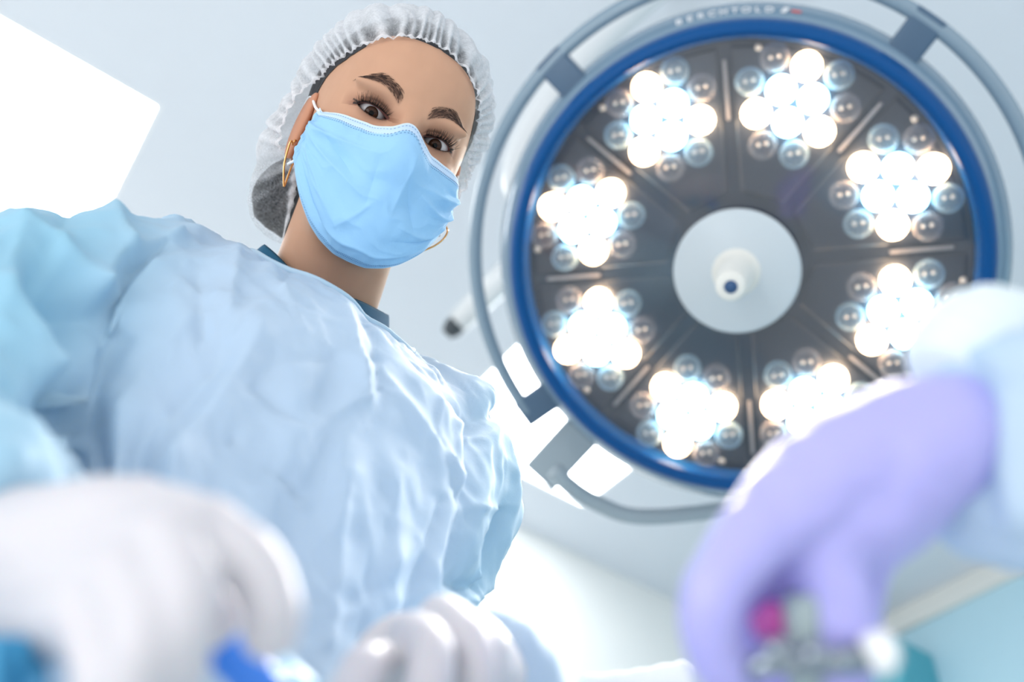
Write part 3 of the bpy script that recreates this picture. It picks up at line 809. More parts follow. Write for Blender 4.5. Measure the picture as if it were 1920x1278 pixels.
# --- hair and bouffant cap
KC = np.array([0, 0.03, -0.02]); ka = np.array([0, -0.565, 0.825]); ka /= np.linalg.norm(ka); k1 = np.array([1.0, 0, 0]); k2 = np.cross(ka, k1)
CHI = [0, 0.3, 0.66, 0.95, 1.2, 1.5, 1.92, 2.1, 2.4, 2.7, PI]; PSI = [1.10, 1.08, 1.05, 1.13, 1.24, 1.31, 1.30, 1.20, 1.22, 1.30, 1.36]
def psi_edge(chi): return np.interp(np.abs(((chi + PI) % (2 * PI)) - PI), CHI, PSI)
def cdirs(psi, chi): return (np.cos(psi)[..., None] * ka + (np.sin(psi) * np.sin(chi))[..., None] * k1 + (np.sin(psi) * np.cos(chi))[..., None] * k2)
def hair_vol(p):
    d = el(p, (0, 0.032, -0.022), (0.0785, 0.094, 0.098))
    d = smin(d, el(p, (-0.046, -0.077, -0.078), (0.043, 0.054, 0.043)), 0.020)
    return smin(d, head_sdf_noneck(p) - 0.0012, 0.01)
def head_sdf_noneck(p):
    return smin(el(p, (0, 0.030, -0.016), (0.0735, 0.090, 0.092)), el(p, (0, -0.028, 0.016), (0.0625, 0.080, 0.060)), 0.030)
def cap_vol(p):
    d = el(p, (0, 0.036, -0.024), (0.094, 0.102, 0.104))
    d = smin(d, el(p, (-0.076, -0.030, -0.045), (0.026, 0.040, 0.045)), 0.03)
    d = smin(d, el(p, (-0.046, -0.077, -0.080), (0.0465, 0.057, 0.046)), 0.024)
    return d
nc, npz = 720, 150
chi = np.linspace(-PI, PI, nc, endpoint=False)
tt = np.concatenate([np.linspace(0, 0.30, 70), np.linspace(0.30, 1, npz - 70 + 1)[1:]])
pe = psi_edge(chi); kern = np.hanning(41) / np.hanning(41).sum()
pe = np.convolve(np.concatenate([pe[-20:], pe, pe[:20]]), kern, mode='valid')
TT, CH = np.meshgrid(tt, chi, indexing='ij')
scal = 0.010 * np.abs(np.sin(CH * 43 + 0.8 * np.sin(CH * 9)))
PS = pe[None] + (PI - 0.02 - pe[None]) * TT + scal * np.exp(-TT / 0.02)
DC = cdirs(PS, CH)
def ears_vol(p): return both(el, p, (0.076, -0.008, -0.014), (0.010, 0.034, 0.020))
r_head = march_from(lambda p: smin(np.minimum(head_sdf(p), head_sdf_noneck(p)), ears_vol(p), 0.008), KC, DC)
r_capv = march_from(cap_vol, KC, DC)
r_capv = np.maximum(r_capv, march_from(hair_vol, KC, DC) + 0.004)
dps = PS - pe[None]
u = np.clip(dps / 0.34, 0, 1); u = u * u * (3 - 2 * u)
u = 0.05 + 0.95 * (1 - (1 - np.clip(dps / 0.42, 0, 1)) ** 2.4)
rc = (np.minimum(r_head, r_capv) + 0.0022) * (1 - u) + r_capv * u
warp = CH + 0.05 * np.sin(CH * 7 + 1) + 0.06 * fnoise(DC, 0.9, 2, 9) * np.clip(dps / 0.3, 0, 1)
pl = np.abs(np.sin(warp * 30 + 1.3 * np.sin(warp * 5)))            # sharp valleys, round ridges
pl2 = np.abs(np.sin(warp * 17 + 2))
fadeA = np.exp(-(dps / 0.34) ** 2) ; fadeB = np.exp(-((dps - 0.35) / 0.45) ** 2)
Ptmp = KC + rc[..., None] * DC
bunw = 1 - np.exp(-((np.linalg.norm((Ptmp - np.array([-0.05, -0.085, -0.08])) / np.array([0.055, 0.056, 0.06]), axis=-1)) ** 4))
rc = rc + ((pl - 0.6) * 0.0045 * fadeA * np.clip(dps / 0.05 + 0.25, 0, 1) + (pl2 - 0.5) * 0.0045 * fadeB) * bunw
rc = rc + 0.0026 * fnoise(DC, 1.6, 3, 4) * np.clip(dps / 0.3, 0, 1) + 0.0010 * (1 - np.abs(fnoise(DC, 4.5, 2, 6))) * np.clip(dps / 0.2, 0, 1)
hem_c = np.exp(-((dps - 0.022) / 0.016) ** 2)
rc = rc + hem_c * 0.0022
Pc = KC + rc[..., None] * DC
gap = np.clip((r_capv - march_from(hair_vol, KC, DC)) / 0.014, 0, 1)
dens = 0.50 + 0.46 * np.clip((dps - 0.10) / 0.35, 0, 1) + 0.62 * (pl ** 3 - 0.45) * fadeA + 0.16 * (pl2 - 0.5) * fadeB + 0.45 * hem_c
bunm = np.exp(-((np.linalg.norm((Pc - np.array([-0.05, -0.085, -0.08])) / np.array([0.055, 0.052, 0.06]), axis=-1)) ** 4))
dens = dens * (1 - 0.92 * bunm * (1 - hem_c)) + 0.05 * bunm + 0.10 * fnoise(DC, 9, 2, 2)
dens = np.clip(dens, 0.12, 0.97)
M_cap = bpy.data.materials.new('cap_mesh'); M_cap.use_nodes = True; nt = M_cap.node_tree; nt.nodes.remove(nt.nodes['Principled BSDF'])
at = nt.nodes.new('ShaderNodeAttribute'); at.attribute_name = 'tint'
df = nt.nodes.new('ShaderNodeBsdfDiffuse'); df.inputs['Color'].default_value = (0.93, 0.94, 0.97, 1)
tl = nt.nodes.new('ShaderNodeBsdfTranslucent'); tl.inputs['Color'].default_value = (0.93, 0.94, 0.97, 1)
m1_ = nt.nodes.new('ShaderNodeMixShader'); m1_.inputs[0].default_value = 0.35
tr = nt.nodes.new('ShaderNodeBsdfTransparent'); m2_ = nt.nodes.new('ShaderNodeMixShader')
tc = nt.nodes.new('ShaderNodeTexCoord'); n_ = nt.nodes.new('ShaderNodeTexNoise'); n_.inputs['Scale'].default_value = 520; n_.inputs['Detail'].default_value = 3
ma = nt.nodes.new('ShaderNodeMath'); ma.operation = 'MULTIPLY_ADD'; ma.inputs[1].default_value = 0.5; ma.inputs[2].default_value = -0.25
ad = nt.nodes.new('ShaderNodeMath'); ad.operation = 'ADD'; ad.use_clamp = True
nt.links.new(tc.outputs['Object'], n_.inputs['Vector']); nt.links.new(n_.outputs['Fac'], ma.inputs[0]); nt.links.new(ma.outputs[0], ad.inputs[0]); nt.links.new(at.outputs['Fac'], ad.inputs[1])
nt.links.new(df.outputs[0], m1_.inputs[1]); nt.links.new(tl.outputs[0], m1_.inputs[2])
nt.links.new(ad.outputs[0], m2_.inputs[0]); nt.links.new(tr.outputs[0], m2_.inputs[1]); nt.links.new(m1_.outputs[0], m2_.inputs[2])
nt.links.new(m2_.outputs[0], nt.nodes['Material Output'].inputs['Surface'])
capo = mesh_obj('bouffant_cap', nl(hw(Pc.reshape(-1, 3))), grid_faces(npz, nc, wrap=True), M_cap, nurse)
attr_color(capo, np.repeat(dens.reshape(-1, 1), 3, 1))
# hair under it
M_hair = mat('dark_hair', (0.016, 0.015, 0.018), 0.45); add_bump(M_hair, 140, 0.6, 0.002)
nc2, np2 = 240, 80
chi2 = np.linspace(-PI, PI, nc2, endpoint=False); t2 = np.linspace(0, 1, np2)
pe2 = np.interp(chi2, chi, pe)
PS2 = (pe2 + 0.018 + 0.006 * np.sin(chi2 * 31) + 0.004 * np.sin(chi2 * 57))[None] * (1 - t2[:, None]) + (PI - 0.02) * t2[:, None]
CH2 = np.repeat(chi2[None], np2, 0); DH = cdirs(PS2, CH2)
rh0 = march_from(lambda p: np.minimum(head_sdf(p), head_sdf_noneck(p)), KC, DH); rh1 = march_from(hair_vol, KC, DH)
uu = np.clip((PS2 - PS2[:1]) / 0.30, 0, 1); uu = uu * uu * (3 - 2 * uu)
rh = (np.minimum(rh0, np.maximum(rh1, 0.02)) + 0.0006) * (1 - uu) + rh1 * uu
Pz = KC + rh[..., None] * DH
mesh_obj('hair', nl(hw(Pz.reshape(-1, 3))), grid_faces(np2, nc2, wrap=True), M_hair, nurse)

# --- gold earrings
M_gold = mat('gold', (0.75, 0.42, 0.16), 0.18, 1.0)
def wire(name, pix, d, m, rad=0.0009, parent=nurse, closed=False):
    pts = smooth_path([nl(P(x, y, dd)) for (x, y), dd in zip(pix, d)], 70)
    v, f = tube_path(pts, rad, 8); o = mesh_obj(name, v, f, m, parent); return o
wire('earring', [(549, 271), (546, 264), (541, 276), (533, 308), (532, 344), (534, 346), (545, 316), (556, 290), (558, 268), (553, 263), (551, 268)], [0.898, 0.893, 0.893, 0.893, 0.895, 0.896, 0.902, 0.905, 0.903, 0.897, 0.896], M_gold)
wire('earring', [(826, 424), (832, 420), (839, 432), (832, 447), (812, 462), (778, 475), (776, 473), (783, 456), (800, 440)], [0.955, 0.953, 0.95, 0.948, 0.944, 0.940, 0.942, 0.955, 0.965], M_gold)
# ------------------------------------------------------------ cloth and hands by union, remesh, relax
def merged(name, parts, voxel, mat_, parent, smooth_it=4, post=None, inv=None, sub=0):
    """parts: list of (verts, faces) closed shells -> one continuous surface"""
    vs, fs = [], []
    for v, f in parts:
        o = len(vs); vs += [tuple(map(float, p)) for p in v]; fs += [tuple(int(i) + o for i in q) for q in f]
    me = bpy.data.meshes.new(name); me.from_pydata(vs, [], fs); me.update()
    o = bpy.data.objects.new(name, me); C.objects.link(o)
    r = o.modifiers.new('r', 'REMESH'); r.mode = 'VOXEL'; r.voxel_size = voxel
    if sub:
        s = o.modifiers.new('d', 'SUBSURF'); s.levels = sub; s.render_levels = sub
    if smooth_it:
        s = o.modifiers.new('s', 'SMOOTH'); s.factor = 0.5; s.iterations = smooth_it
    dg = bpy.context.evaluated_depsgraph_get(); m2 = bpy.data.meshes.new_from_object(o.evaluated_get(dg))
    o.modifiers.clear(); old = o.data; o.data = m2; bpy.data.meshes.remove(old); m2.name = name
    n = len(m2.vertices); V = np.empty(n * 3); m2.vertices.foreach_get('co', V); V = V.reshape(-1, 3)
    N = np.empty(n * 3); m2.vertices.foreach_get('normal', N); N = N.reshape(-1, 3)
    if post is not None:
        V = post(V, N)
    V = V - (inv if inv is not None else 0)
    m2.vertices.foreach_set('co', V.ravel()); m2.update()
    m2.polygons.foreach_set('use_smooth', [True] * len(m2.polygons))
    m2.materials.clear(); m2.materials.append(mat_)
    o.parent = parent
    return o
def delete_verts(o, mask):
    bm = bmesh.new(); bm.from_mesh(o.data); bm.verts.ensure_lookup_table()
    bmesh.ops.delete(bm, geom=[bm.verts[i] for i in np.nonzero(mask)[0]], context='VERTS')
    bm.to_mesh(o.data); bm.free()
    o.data.polygons.foreach_set('use_smooth', [True] * len(o.data.polygons))
def to_px(W):
    """room coordinates -> where they sit from the patient's eye (used to lay the creases out)"""
    q = (np.asarray(W) - CAM) @ RW
    return 960 + FPX * q[:, 0] / q[:, 2], 639 + FPX * q[:, 1] / q[:, 2], q[:, 2]
# torso axes
dL = np.array([0.795, 0.480, 0.370]); dL /= np.linalg.norm(dL)
S0c = np.array([-0.172, 0.010, 0.855]); h0 = S0c @ up_c
dL -= (dL @ up_c) * up_c; dL /= np.linalg.norm(dL)
dF = np.cross(dL, up_c); dF = dF if dF[2] < 0 else -dF
def torso(l, f, h): return cw(S0c + l * dL + f * dF + h * up_c)
# (height, lateral centre, front centre, half width, front depth, back depth)
SEC = [(0.100, 0.000, -0.040, 0.070, 0.055, 0.055), (0.075, 0.000, -0.038, 0.088, 0.058, 0.060), (0.052, 0.000, -0.034, 0.120, 0.062, 0.065), (0.030, 0.0, -0.026, 0.155, 0.070, 0.075),
       (0.0, 0.0, -0.018, 0.190, 0.084, 0.088), (-0.05, 0.0, -0.008, 0.196, 0.102, 0.100), (-0.12, -0.002, 0.0, 0.177, 0.118, 0.110), (-0.20, -0.004, 0.0, 0.160, 0.124, 0.115),
       (-0.30, -0.008, 0.0, 0.152, 0.124, 0.12), (-0.42, 0.0, 0.0, 0.180, 0.135, 0.13), (-0.60, 0, 0, 0.20, 0.145, 0.14), (-0.85, 0, 0, 0.215, 0.16, 0.15), (-1.15, 0, 0, 0.225, 0.17, 0.16)]
def torso_shell():
    s = np.array(SEC); sp = smooth_path(s, 70); m = 56
    vs, fs = [], []
    for (h, l, f, a, bf, bb) in sp:
        for j in range(m):
            t = 2 * PI * j / m; c, q = math.cos(t), math.sin(t); e = 1.0
            x = a * math.copysign(abs(c) ** e, c); y = (bf if q > 0 else bb) * math.copysign(abs(q) ** e, q)
            vs.append(torso(l + x, f + y, h))
    n = len(sp)
    for i in range(n - 1):
        for j in range(m): fs.append((i * m + j, i * m + (j + 1) % m, (i + 1) * m + (j + 1) % m, (i + 1) * m + j))
    fs.append(tuple(range(m))); fs.append(tuple((n - 1) * m + j for j in range(m))[::-1])
    return vs, fs
def limb(ctrl, n=40, seg=20, squash=None):
    """ctrl rows: x, y, z, radius"""
    s = smooth_path(ctrl, n)
    return tube_path([tuple(r[:3]) for r in s], list(s[:, 3]), seg, squash=squash)
def pr_(px, py, d, r): return [*P(px, py, d), r]
right_sleeve = limb([[*torso(-0.125, -0.015, -0.022), 0.068], [*torso(-0.172, -0.014, -0.064), 0.078], pr_(-20, 650, 0.66, 0.074), pr_(-125, 800, 0.57, 0.068), pr_(-210, 930, 0.50, 0.062), pr_(-100, 985, 0.44, 0.050), pr_(-20, 1015, 0.42, 0.042), pr_(15, 1030, 0.41, 0.036)], 60, 26)
left_sleeve = limb([[*torso(0.140, -0.01, -0.035), 0.065], [*torso(0.162, -0.016, -0.080), 0.060], [*torso(0.144, -0.02, -0.18), 0.050], [*torso(0.122, 0.01, -0.28), 0.050], [*torso(0.116, 0.085, -0.335), 0.046], pr_(898, 1310, 0.560, 0.042), pr_(872, 1275, 0.535, 0.036)], 60, 26)
shoulder_r = limb([[*torso(-0.06, -0.025, 0.01), 0.060], [*torso(-0.145, -0.02, -0.014), 0.070]], 10, 20)
shoulder_l = limb([[*torso(0.06, -0.025, 0.01), 0.060], [*torso(0.150, -0.015, -0.020), 0.070]], 10, 20)
# creases of the gown, as ridge (+) and valley (-) lines over the cloth
CREASE = [  # x0, y0, x1, y1, width px, height mm
    (205, 350, 228, 470, 16, 6), (228, 470, 165, 545, 16, 6), (235, 375, 330, 400, 14, 4), (100, 465, 168, 548, 12, 7), (0, 400, 110, 470, 16, 5),
    (20, 545, 85, 700, 20, 12), (85, 700, 82, 800, 20, 12), (60, 540, 150, 600, 34, -12), (110, 620, 120, 760, 40, -18), (100, 760, 170, 900, 36, -22), (165, 560, 150, 760, 22, 10), (150, 760, 160, 880, 22, 10),
    (235, 480, 330, 450, 12, 5), (240, 520, 300, 480, 12, -5), (330, 450, 200, 640, 20, 8), (260, 400, 380, 420, 16, -4),
    (440, 470, 430, 600, 14, 5), (370, 520, 380, 640, 14, -4), (520, 560, 430, 640, 14, 4), (440, 500, 350, 500, 14, 4), (500, 520, 560, 640, 13, 4), (480, 600, 540, 520, 10, -3),
    (560, 560, 600, 660, 12, 3), (640, 600, 680, 760, 14, 6), (680, 600, 700, 740, 12, -5), (700, 640, 850, 800, 18, 7), (730, 640, 880, 790, 16, -6), (700, 700, 860, 900, 20, 6),
    (480, 640, 330, 900, 30, 8), (410, 700, 250, 860, 36, -6), (330, 900, 290, 1100, 34, 8), (240, 800, 215, 920, 22, 8), (170, 800, 190, 900, 24, -10), (260, 880, 250, 960, 26, -10),
    (430, 840, 560, 930, 12, -5), (450, 850, 570, 950, 10, 4), (480, 740, 560, 800, 20, -4), (560, 820, 660, 760, 14, 4), (500, 700, 620, 680, 16, -3),
    (850, 830, 860, 1000, 18, 6), (880, 800, 850, 1100, 16, -8), (905, 820, 870, 1080, 14, 8), (930, 960, 880, 1100, 12, -8), (840, 960, 780, 1180, 20, 7), (820, 940, 760, 1160, 16, -6),
    (880, 950, 945, 950, 8, 4), (870, 1130, 935, 1080, 12, 6), (900, 1130, 930, 1180, 10, -5), (640, 900, 620, 1200, 34, 6), (560, 960, 520, 1200, 34, -6), (740, 900, 730, 1200, 30, 5), (690, 950, 680, 1200, 28, -5),
    (0, 800, 120, 880, 30, 6), (0, 730, 110, 860, 20, -6), (60, 400, 20, 500, 26, 6), (130, 390, 90, 470, 18, -5)]
def gown_post(V, N):
    q = np.stack([(V - cw(S0c)) @ cdir(dL), (V - cw(S0c)) @ cdir(dF), (V - cw(S0c)) @ cdir(up_c)], -1)
    # hanging folds, long in height
    st = q * np.array([1, 1, 0.28])
    f1 = fnoise(st, 4.2, 2, 21); f2 = fnoise(st + 3, 9.0, 3, 33)
    neck = np.clip((0.12 - q[:, 2]) / 0.10, 0, 1)
    d = (0.008 * f1 + 0.0040 * (1 - 1.6 * np.abs(f2)) + 0.0021 * (1 - 1.5 * np.abs(fnoise(st + 0.03 * fnoise(q, 5, 2, 12)[:, None], 15, 2, 8))) + 0.0018 * np.clip(1 - 2.6 * np.abs(fnoise(q + 0.04 * fnoise(q, 4, 2, 17)[:, None], 7.5, 2, 29)), 0, 1)) * neck
    px, py, z = to_px(V)
    facing = (N @ cdir(np.array([0, 0, -1.0]))) > -0.15
    for x0, y0, x1, y1, w, a in CREASE:
        ab = np.array([x1 - x0, y1 - y0], float); L = ab @ ab
        t = ((px - x0) * ab[0] + (py - y0) * ab[1]) / L
        tc_ = np.clip(t, 0, 1); dd = np.hypot(px - x0 - tc_ * ab[0], py - y0 - tc_ * ab[1])
        wv = w * (1 + 0.5 * (1 - tc_))
        prof = np.exp(-dd / wv * 1.1) if abs(a) < 7 else np.exp(-(dd / wv) ** 1.5)
        d = d + a * 0.001 * 1.25 * prof * facing
    V = V + N * d[:, None]
    fine = 0.0005 * (1 - 1.4 * np.abs(fnoise(q + 0.02 * fnoise(q, 6, 2, 3)[:, None], 22, 3, 44)))
    return V + N * fine[:, None]
# gown cloth: thin non-woven, lets a little light through
M_gown = bpy.data.materials.new('gown_cloth'); M_gown.use_nodes = True; nt = M_gown.node_tree
b = nt.nodes['Principled BSDF']; b.inputs['Roughness'].default_value = 0.62; b.inputs['Base Color'].default_value = (0.58, 0.77, 0.91, 1)
b.inputs['Sheen Weight'].default_value = 0.25
add_noise(M_gown, 5, (0.56, 0.77, 0.92), (0.72, 0.85, 0.95), 0.25, bscale=420, bdist=0.0006)
tl = nt.nodes.new('ShaderNodeBsdfTranslucent'); tl.inputs['Color'].default_value = (0.06, 0.52, 0.78, 1)
mx = nt.nodes.new('ShaderNodeMixShader'); mx.inputs[0].default_value = 0.26
nt.links.new(b.outputs[0], mx.inputs[1]); nt.links.new(tl.outputs[0], mx.inputs[2]); nt.links.new(mx.outputs[0], nt.nodes['Material Output'].inputs['Surface'])
M_sleeve = M_gown.copy(); M_sleeve.name = 'sleeve_cloth'
gown = merged('surgical_gown', [torso_shell(), right_sleeve, left_sleeve, shoulder_r, shoulder_l], 0.0065, M_gown, nurse, 8, gown_post, NL, 1)
# the cloth over the arms is tinted more cyan than the front
Vg = np.array([tuple(v.co) for v in gown.data.vertices]) + NL
lg = (Vg - cw(S0c)) @ cdir(dL); wg = np.clip((-lg - 0.10) / 0.12, 0, 1); wg = wg * wg * (3 - 2 * wg)
wg = np.maximum(wg, 0.5 * np.clip((lg - 0.12) / 0.05, 0, 1))[:, None]
attr_color(gown, np.array([0.66, 0.80, 0.94]) * (1 - wg) + np.array([0.42, 0.75, 0.91]) * wg)
nt = M_gown.node_tree; b = nt.nodes['Principled BSDF']; lk = b.inputs['Base Color'].links[0]; ramp = lk.from_node
ramp.color_ramp.elements[0].color = (0.93, 0.96, 0.98, 1); ramp.color_ramp.elements[1].color = (1, 1, 1, 1)
atn = nt.nodes.new('ShaderNodeAttribute'); atn.attribute_name = 'tint'
mm = nt.nodes.new('ShaderNodeMix'); mm.data_type = 'RGBA'; mm.blend_type = 'MULTIPLY'; mm.inputs[0].default_value = 1.0
nt.links.new(atn.outputs['Color'], mm.inputs[6]); nt.links.new(ramp.outputs['Color'], mm.inputs[7]); nt.links.new(mm.outputs[2], b.inputs['Base Color'])
# neck opening: cut away what lies above the collar line
V = np.array([tuple(v.co) for v in gown.data.vertices]) + NL
ql = (V - cw(S0c)) @ cdir(dL); qf = (V - cw(S0c)) @ cdir(dF); qh = (V - cw(S0c)) @ cdir(up_c)
COL = lambda l, f: 0.066 + 0.10 * np.minimum(0, -f - 0.02) * 1.0
delete_verts(gown, (qh > 0.058 - 0.45 * (qf + 0.04) + 3.0 * np.clip(np.abs(ql) - 0.070, 0, 1) ** 1.2) & (qh > 0.0))
add_thickness(gown, 0.0012, -1)
# navy scrub collar under the gown
M_navy = mat('scrub_teal', (0.004, 0.10, 0.20), 0.8); add_bump(M_navy, 700, 0.4, 0.0005)
vs = []
loop = []
for j in range(72):
    t = 2 * PI * j / 72
    loop.append((0.003 + 0.073 * math.cos(t), -0.045 + 0.058 * math.sin(t)))
for h_, k_ in ((-0.07, 1.12), (-0.03, 1.06), (-0.004, 1.0), (0.0, 0.985), (-0.004, 0.965), (-0.05, 1.0)):
    for (l, f) in loop: vs.append(nl(torso(l * k_, -0.045 + (f + 0.045) * k_, h_ + 0.127 - 1.15 * max(0, f + 0.030) - 0.020 * math.exp(-((l + 0.022) / 0.030) ** 2))))
vs = np.array(vs)
mesh_obj('scrub_collar', vs, grid_faces(6, 72, wrap=True), M_navy, nurse)
# rolled binding along the gown's neck opening
def boundary_loop(o, lo):
    bm = bmesh.new(); bm.from_mesh(o.data)
    be = [e for e in bm.edges if e.is_boundary]
    vs_ = {v for e in be for v in e.verts}
    pts = np.array([tuple(v.co) for v in vs_]); bm.free(); return pts
bp_ = boundary_loop(gown, 0) + NL
bl_ = (bp_ - cw(S0c)) @ cdir(dL); bf_ = (bp_ - cw(S0c)) @ cdir(dF)
angs = np.arctan2(bf_ + 0.04, bl_); order = np.argsort(angs)
bs = bp_[order]; angs = angs[order]
ta = np.linspace(-PI, PI, 97)[:-1]
ring = []
for a in ta:
    w = np.exp(-(np.abs(((angs - a + PI) % (2 * PI)) - PI) / 0.10) ** 2); ring.append((bs * w[:, None]).sum(0) / w.sum())
v, f = tube_path([nl(p) for p in ring], 0.0032, 8, closed=True); mesh_obj('neck_binding', np.array([tuple(p) for p in v]), f, M_sleeve, gown)

# --- gloved hands
def hand_mesh(name, chains, voxel, mat_, parent, inv, sm_=4, wr=0.0006):
    parts = []
    for ch in chains:
        rows = smooth_path(np.array([pr_(*c) for c in ch]), max(10, 7 * len(ch)))
        v, f = tube_path([tuple(r[:3]) for r in rows], list(rows[:, 3]), 16)
        parts.append((v, f))
        # rounded tips
        bm = bmesh.new(); bmesh.ops.create_icosphere(bm, subdivisions=3, radius=float(rows[-1, 3])); bmesh.ops.translate(bm, vec=tuple(rows[-1, :3]), verts=bm.verts)
        parts.append(([tuple(v.co) for v in bm.verts], [tuple(q.index for q in p.verts) for p in bm.faces])); bm.free()
    def post(V, N): return V + N * (wr * (1 - 1.5 * np.abs(fnoise(V, 20, 2, 3))))[:, None]
    return merged(name, parts, voxel, mat_, parent, sm_, post, inv)
M_wg = mat('latex_white', (0.68, 0.65, 0.68), 0.42, Subsurface_Weight=0.15, Subsurface_Scale=0.01); add_bump(M_wg, 60, 0.15, 0.001)
hand_mesh('glove', [
    [(-60, 1055, 0.430, 0.031), (20, 1050, 0.410, 0.030), (90, 1050, 0.395, 0.030), (150, 1055, 0.382, 0.030)],
    [(90, 1045, 0.395, 0.029), (230, 1010, 0.368, 0.024), (385, 1005, 0.345, 0.0140)],
    [(90, 1060, 0.393, 0.029), (220, 1060, 0.356, 0.022), (320, 1020, 0.334, 0.0140)],
    [(90, 1080, 0.392, 0.026), (180, 1100, 0.352, 0.020), (245, 1080, 0.326, 0.0132)],
    [(80, 1090, 0.392, 0.024), (130, 1150, 0.358, 0.018), (172, 1150, 0.330, 0.0125)],
    [(385, 1005, 0.345, 0.0128), (462, 1050, 0.338, 0.0112), (508, 1130, 0.334, 0.0105), (505, 1185, 0.335, 0.0098)],
    [(320, 1020, 0.334, 0.0130), (352, 1110, 0.314, 0.0108), (335, 1210, 0.308, 0.0100), (322, 1300, 0.318, 0.0094)],
    [(245, 1080, 0.326, 0.0125), (272, 1190, 0.304, 0.0106), (250, 1300, 0.304, 0.0100), (238, 1370, 0.318, 0.0092)],
    [(172, 1150, 0.330, 0.0115), (196, 1250, 0.312, 0.0098), (184, 1340, 0.312, 0.0092), (185, 1400, 0.32, 0.0085)],
    [(130, 1100, 0.388, 0.020), (270, 1110, 0.372, 0.0140), (370, 1135, 0.358, 0.0112), (394, 1160, 0.352, 0.0104)],
], 0.0022, M_wg, nurse, NL)
hand_mesh('glove', [
    [(928, 1330, 0.56, 0.030), (898, 1275, 0.530, 0.027), (873, 1235, 0.505, 0.024)],
    [(893, 1265, 0.525, 0.022), (858, 1200, 0.495, 0.017), (826, 1158, 0.478, 0.0112)],
    [(883, 1280, 0.525, 0.022), (818, 1220, 0.485, 0.017), (773, 1190, 0.462, 0.0112)],
    [(873, 1300, 0.520, 0.020), (788, 1270, 0.480, 0.016), (733, 1250, 0.452, 0.011)],
    [(873, 1320, 0.520, 0.018), (788, 1320, 0.480, 0.014), (728, 1310, 0.455, 0.0105)],
    [(826, 1158, 0.478, 0.0108), (873, 1190, 0.452, 0.0098), (893, 1250, 0.440, 0.0092), (883, 1310, 0.440, 0.0085)],
    [(773, 1190, 0.462, 0.0108), (806, 1215, 0.430, 0.0100), (803, 1280, 0.415, 0.0095), (783, 1340, 0.415, 0.0088)],
    [(733, 1250, 0.452, 0.0105), (688, 1250, 0.425, 0.0100), (658, 1290, 0.412, 0.0092), (628, 1340, 0.41, 0.0085)],
    [(728, 1310, 0.455, 0.0100), (698, 1330, 0.435, 0.0090), (668, 1370, 0.43, 0.008)],
    [(848, 1240, 0.515, 0.018), (758, 1195, 0.500, 0.0125), (710, 1215, 0.490, 0.0105), (683, 1260, 0.480, 0.0092)],
], 0.0022, M_wg, nurse, NL)

# trousers and shoes below the gown, out of the frame
M_shoe = mat('shoe_white', (0.85, 0.86, 0.88), 0.5)
for s_ in (-1, 1):
    v, f = limb([[*torso(s_ * 0.09, 0.0, -1.05), 0.075], [*torso(s_ * 0.09, -0.01, -1.25), 0.062], [*torso(s_ * 0.09, -0.02, -1.44), 0.056]], 12, 18)
    mesh_obj('trouser_leg', np.array([nl(tuple(p)) for p in v]), f, M_navy, nurse)
    b0 = torso(s_ * 0.09, -0.06, -1.475); b1 = torso(s_ * 0.10, 0.15, -1.480); b0[2] = 0.040; b1[2] = 0.032
    v, f = tube_path([b0 + (b0 - b1) * 0.1, b0, b0 * 0.6 + b1 * 0.4, b1, b1 + (b1 - b0) * 0.12], [0.022, 0.038, 0.040, 0.032, 0.014], 16)
    mesh_obj('shoe', np.array([nl(tuple(p)) for p in v]), f, M_shoe, nurse)
# ------------------------------------------------------------ the second person: sleeve and violet glove
a0 = P(1870, 830, 0.46)
assistant = empty('person', Matrix.Translation(Vector(tuple(a0))), 'person at the right edge, showing only a light blue sleeve and violet gloved hand', 'person')
def al(p): return np.asarray(p) - a0
def sleeve_post(V, N):
    px, py, z = to_px(V)
    d = 0.0035 * (1 - 1.5 * np.abs(fnoise(V, 9, 3, 61))) + 0.003 * fnoise(V, 5, 2, 62)
    for x0, y0, x1, y1, w, a in ((1760, 640, 1900, 700, 20, 5), (1800, 600, 1830, 720, 24, -5), (1850, 760, 1860, 960, 22, -5), (1880, 700, 1900, 980, 22, 5)):
        ab = np.array([x1 - x0, y1 - y0], float); t = np.clip(((px - x0) * ab[0] + (py - y0) * ab[1]) / (ab @ ab), 0, 1)
        d = d + a * 0.001 * np.exp(-np.hypot(px - x0 - t * ab[0], py - y0 - t * ab[1]) / w)
    return V + N * d[:, None]
sl1 = limb([pr_(1856, 800, 0.402, 0.034), pr_(1880, 812, 0.410, 0.046), pr_(1920, 830, 0.430, 0.054), pr_(2010, 800, 0.485, 0.060), pr_(2200, 740, 0.56, 0.064), pr_(2500, 640, 0.70, 0.078)], 40, 24)
sl2 = limb([pr_(2480, 640, 0.70, 0.078), pr_(2560, 420, 0.86, 0.085), pr_(2600, 250, 1.02, 0.09)], 20, 24)
merged('gown_sleeve', [sl1, sl2], 0.004, M_sleeve, assistant, 5, sleeve_post, a0)
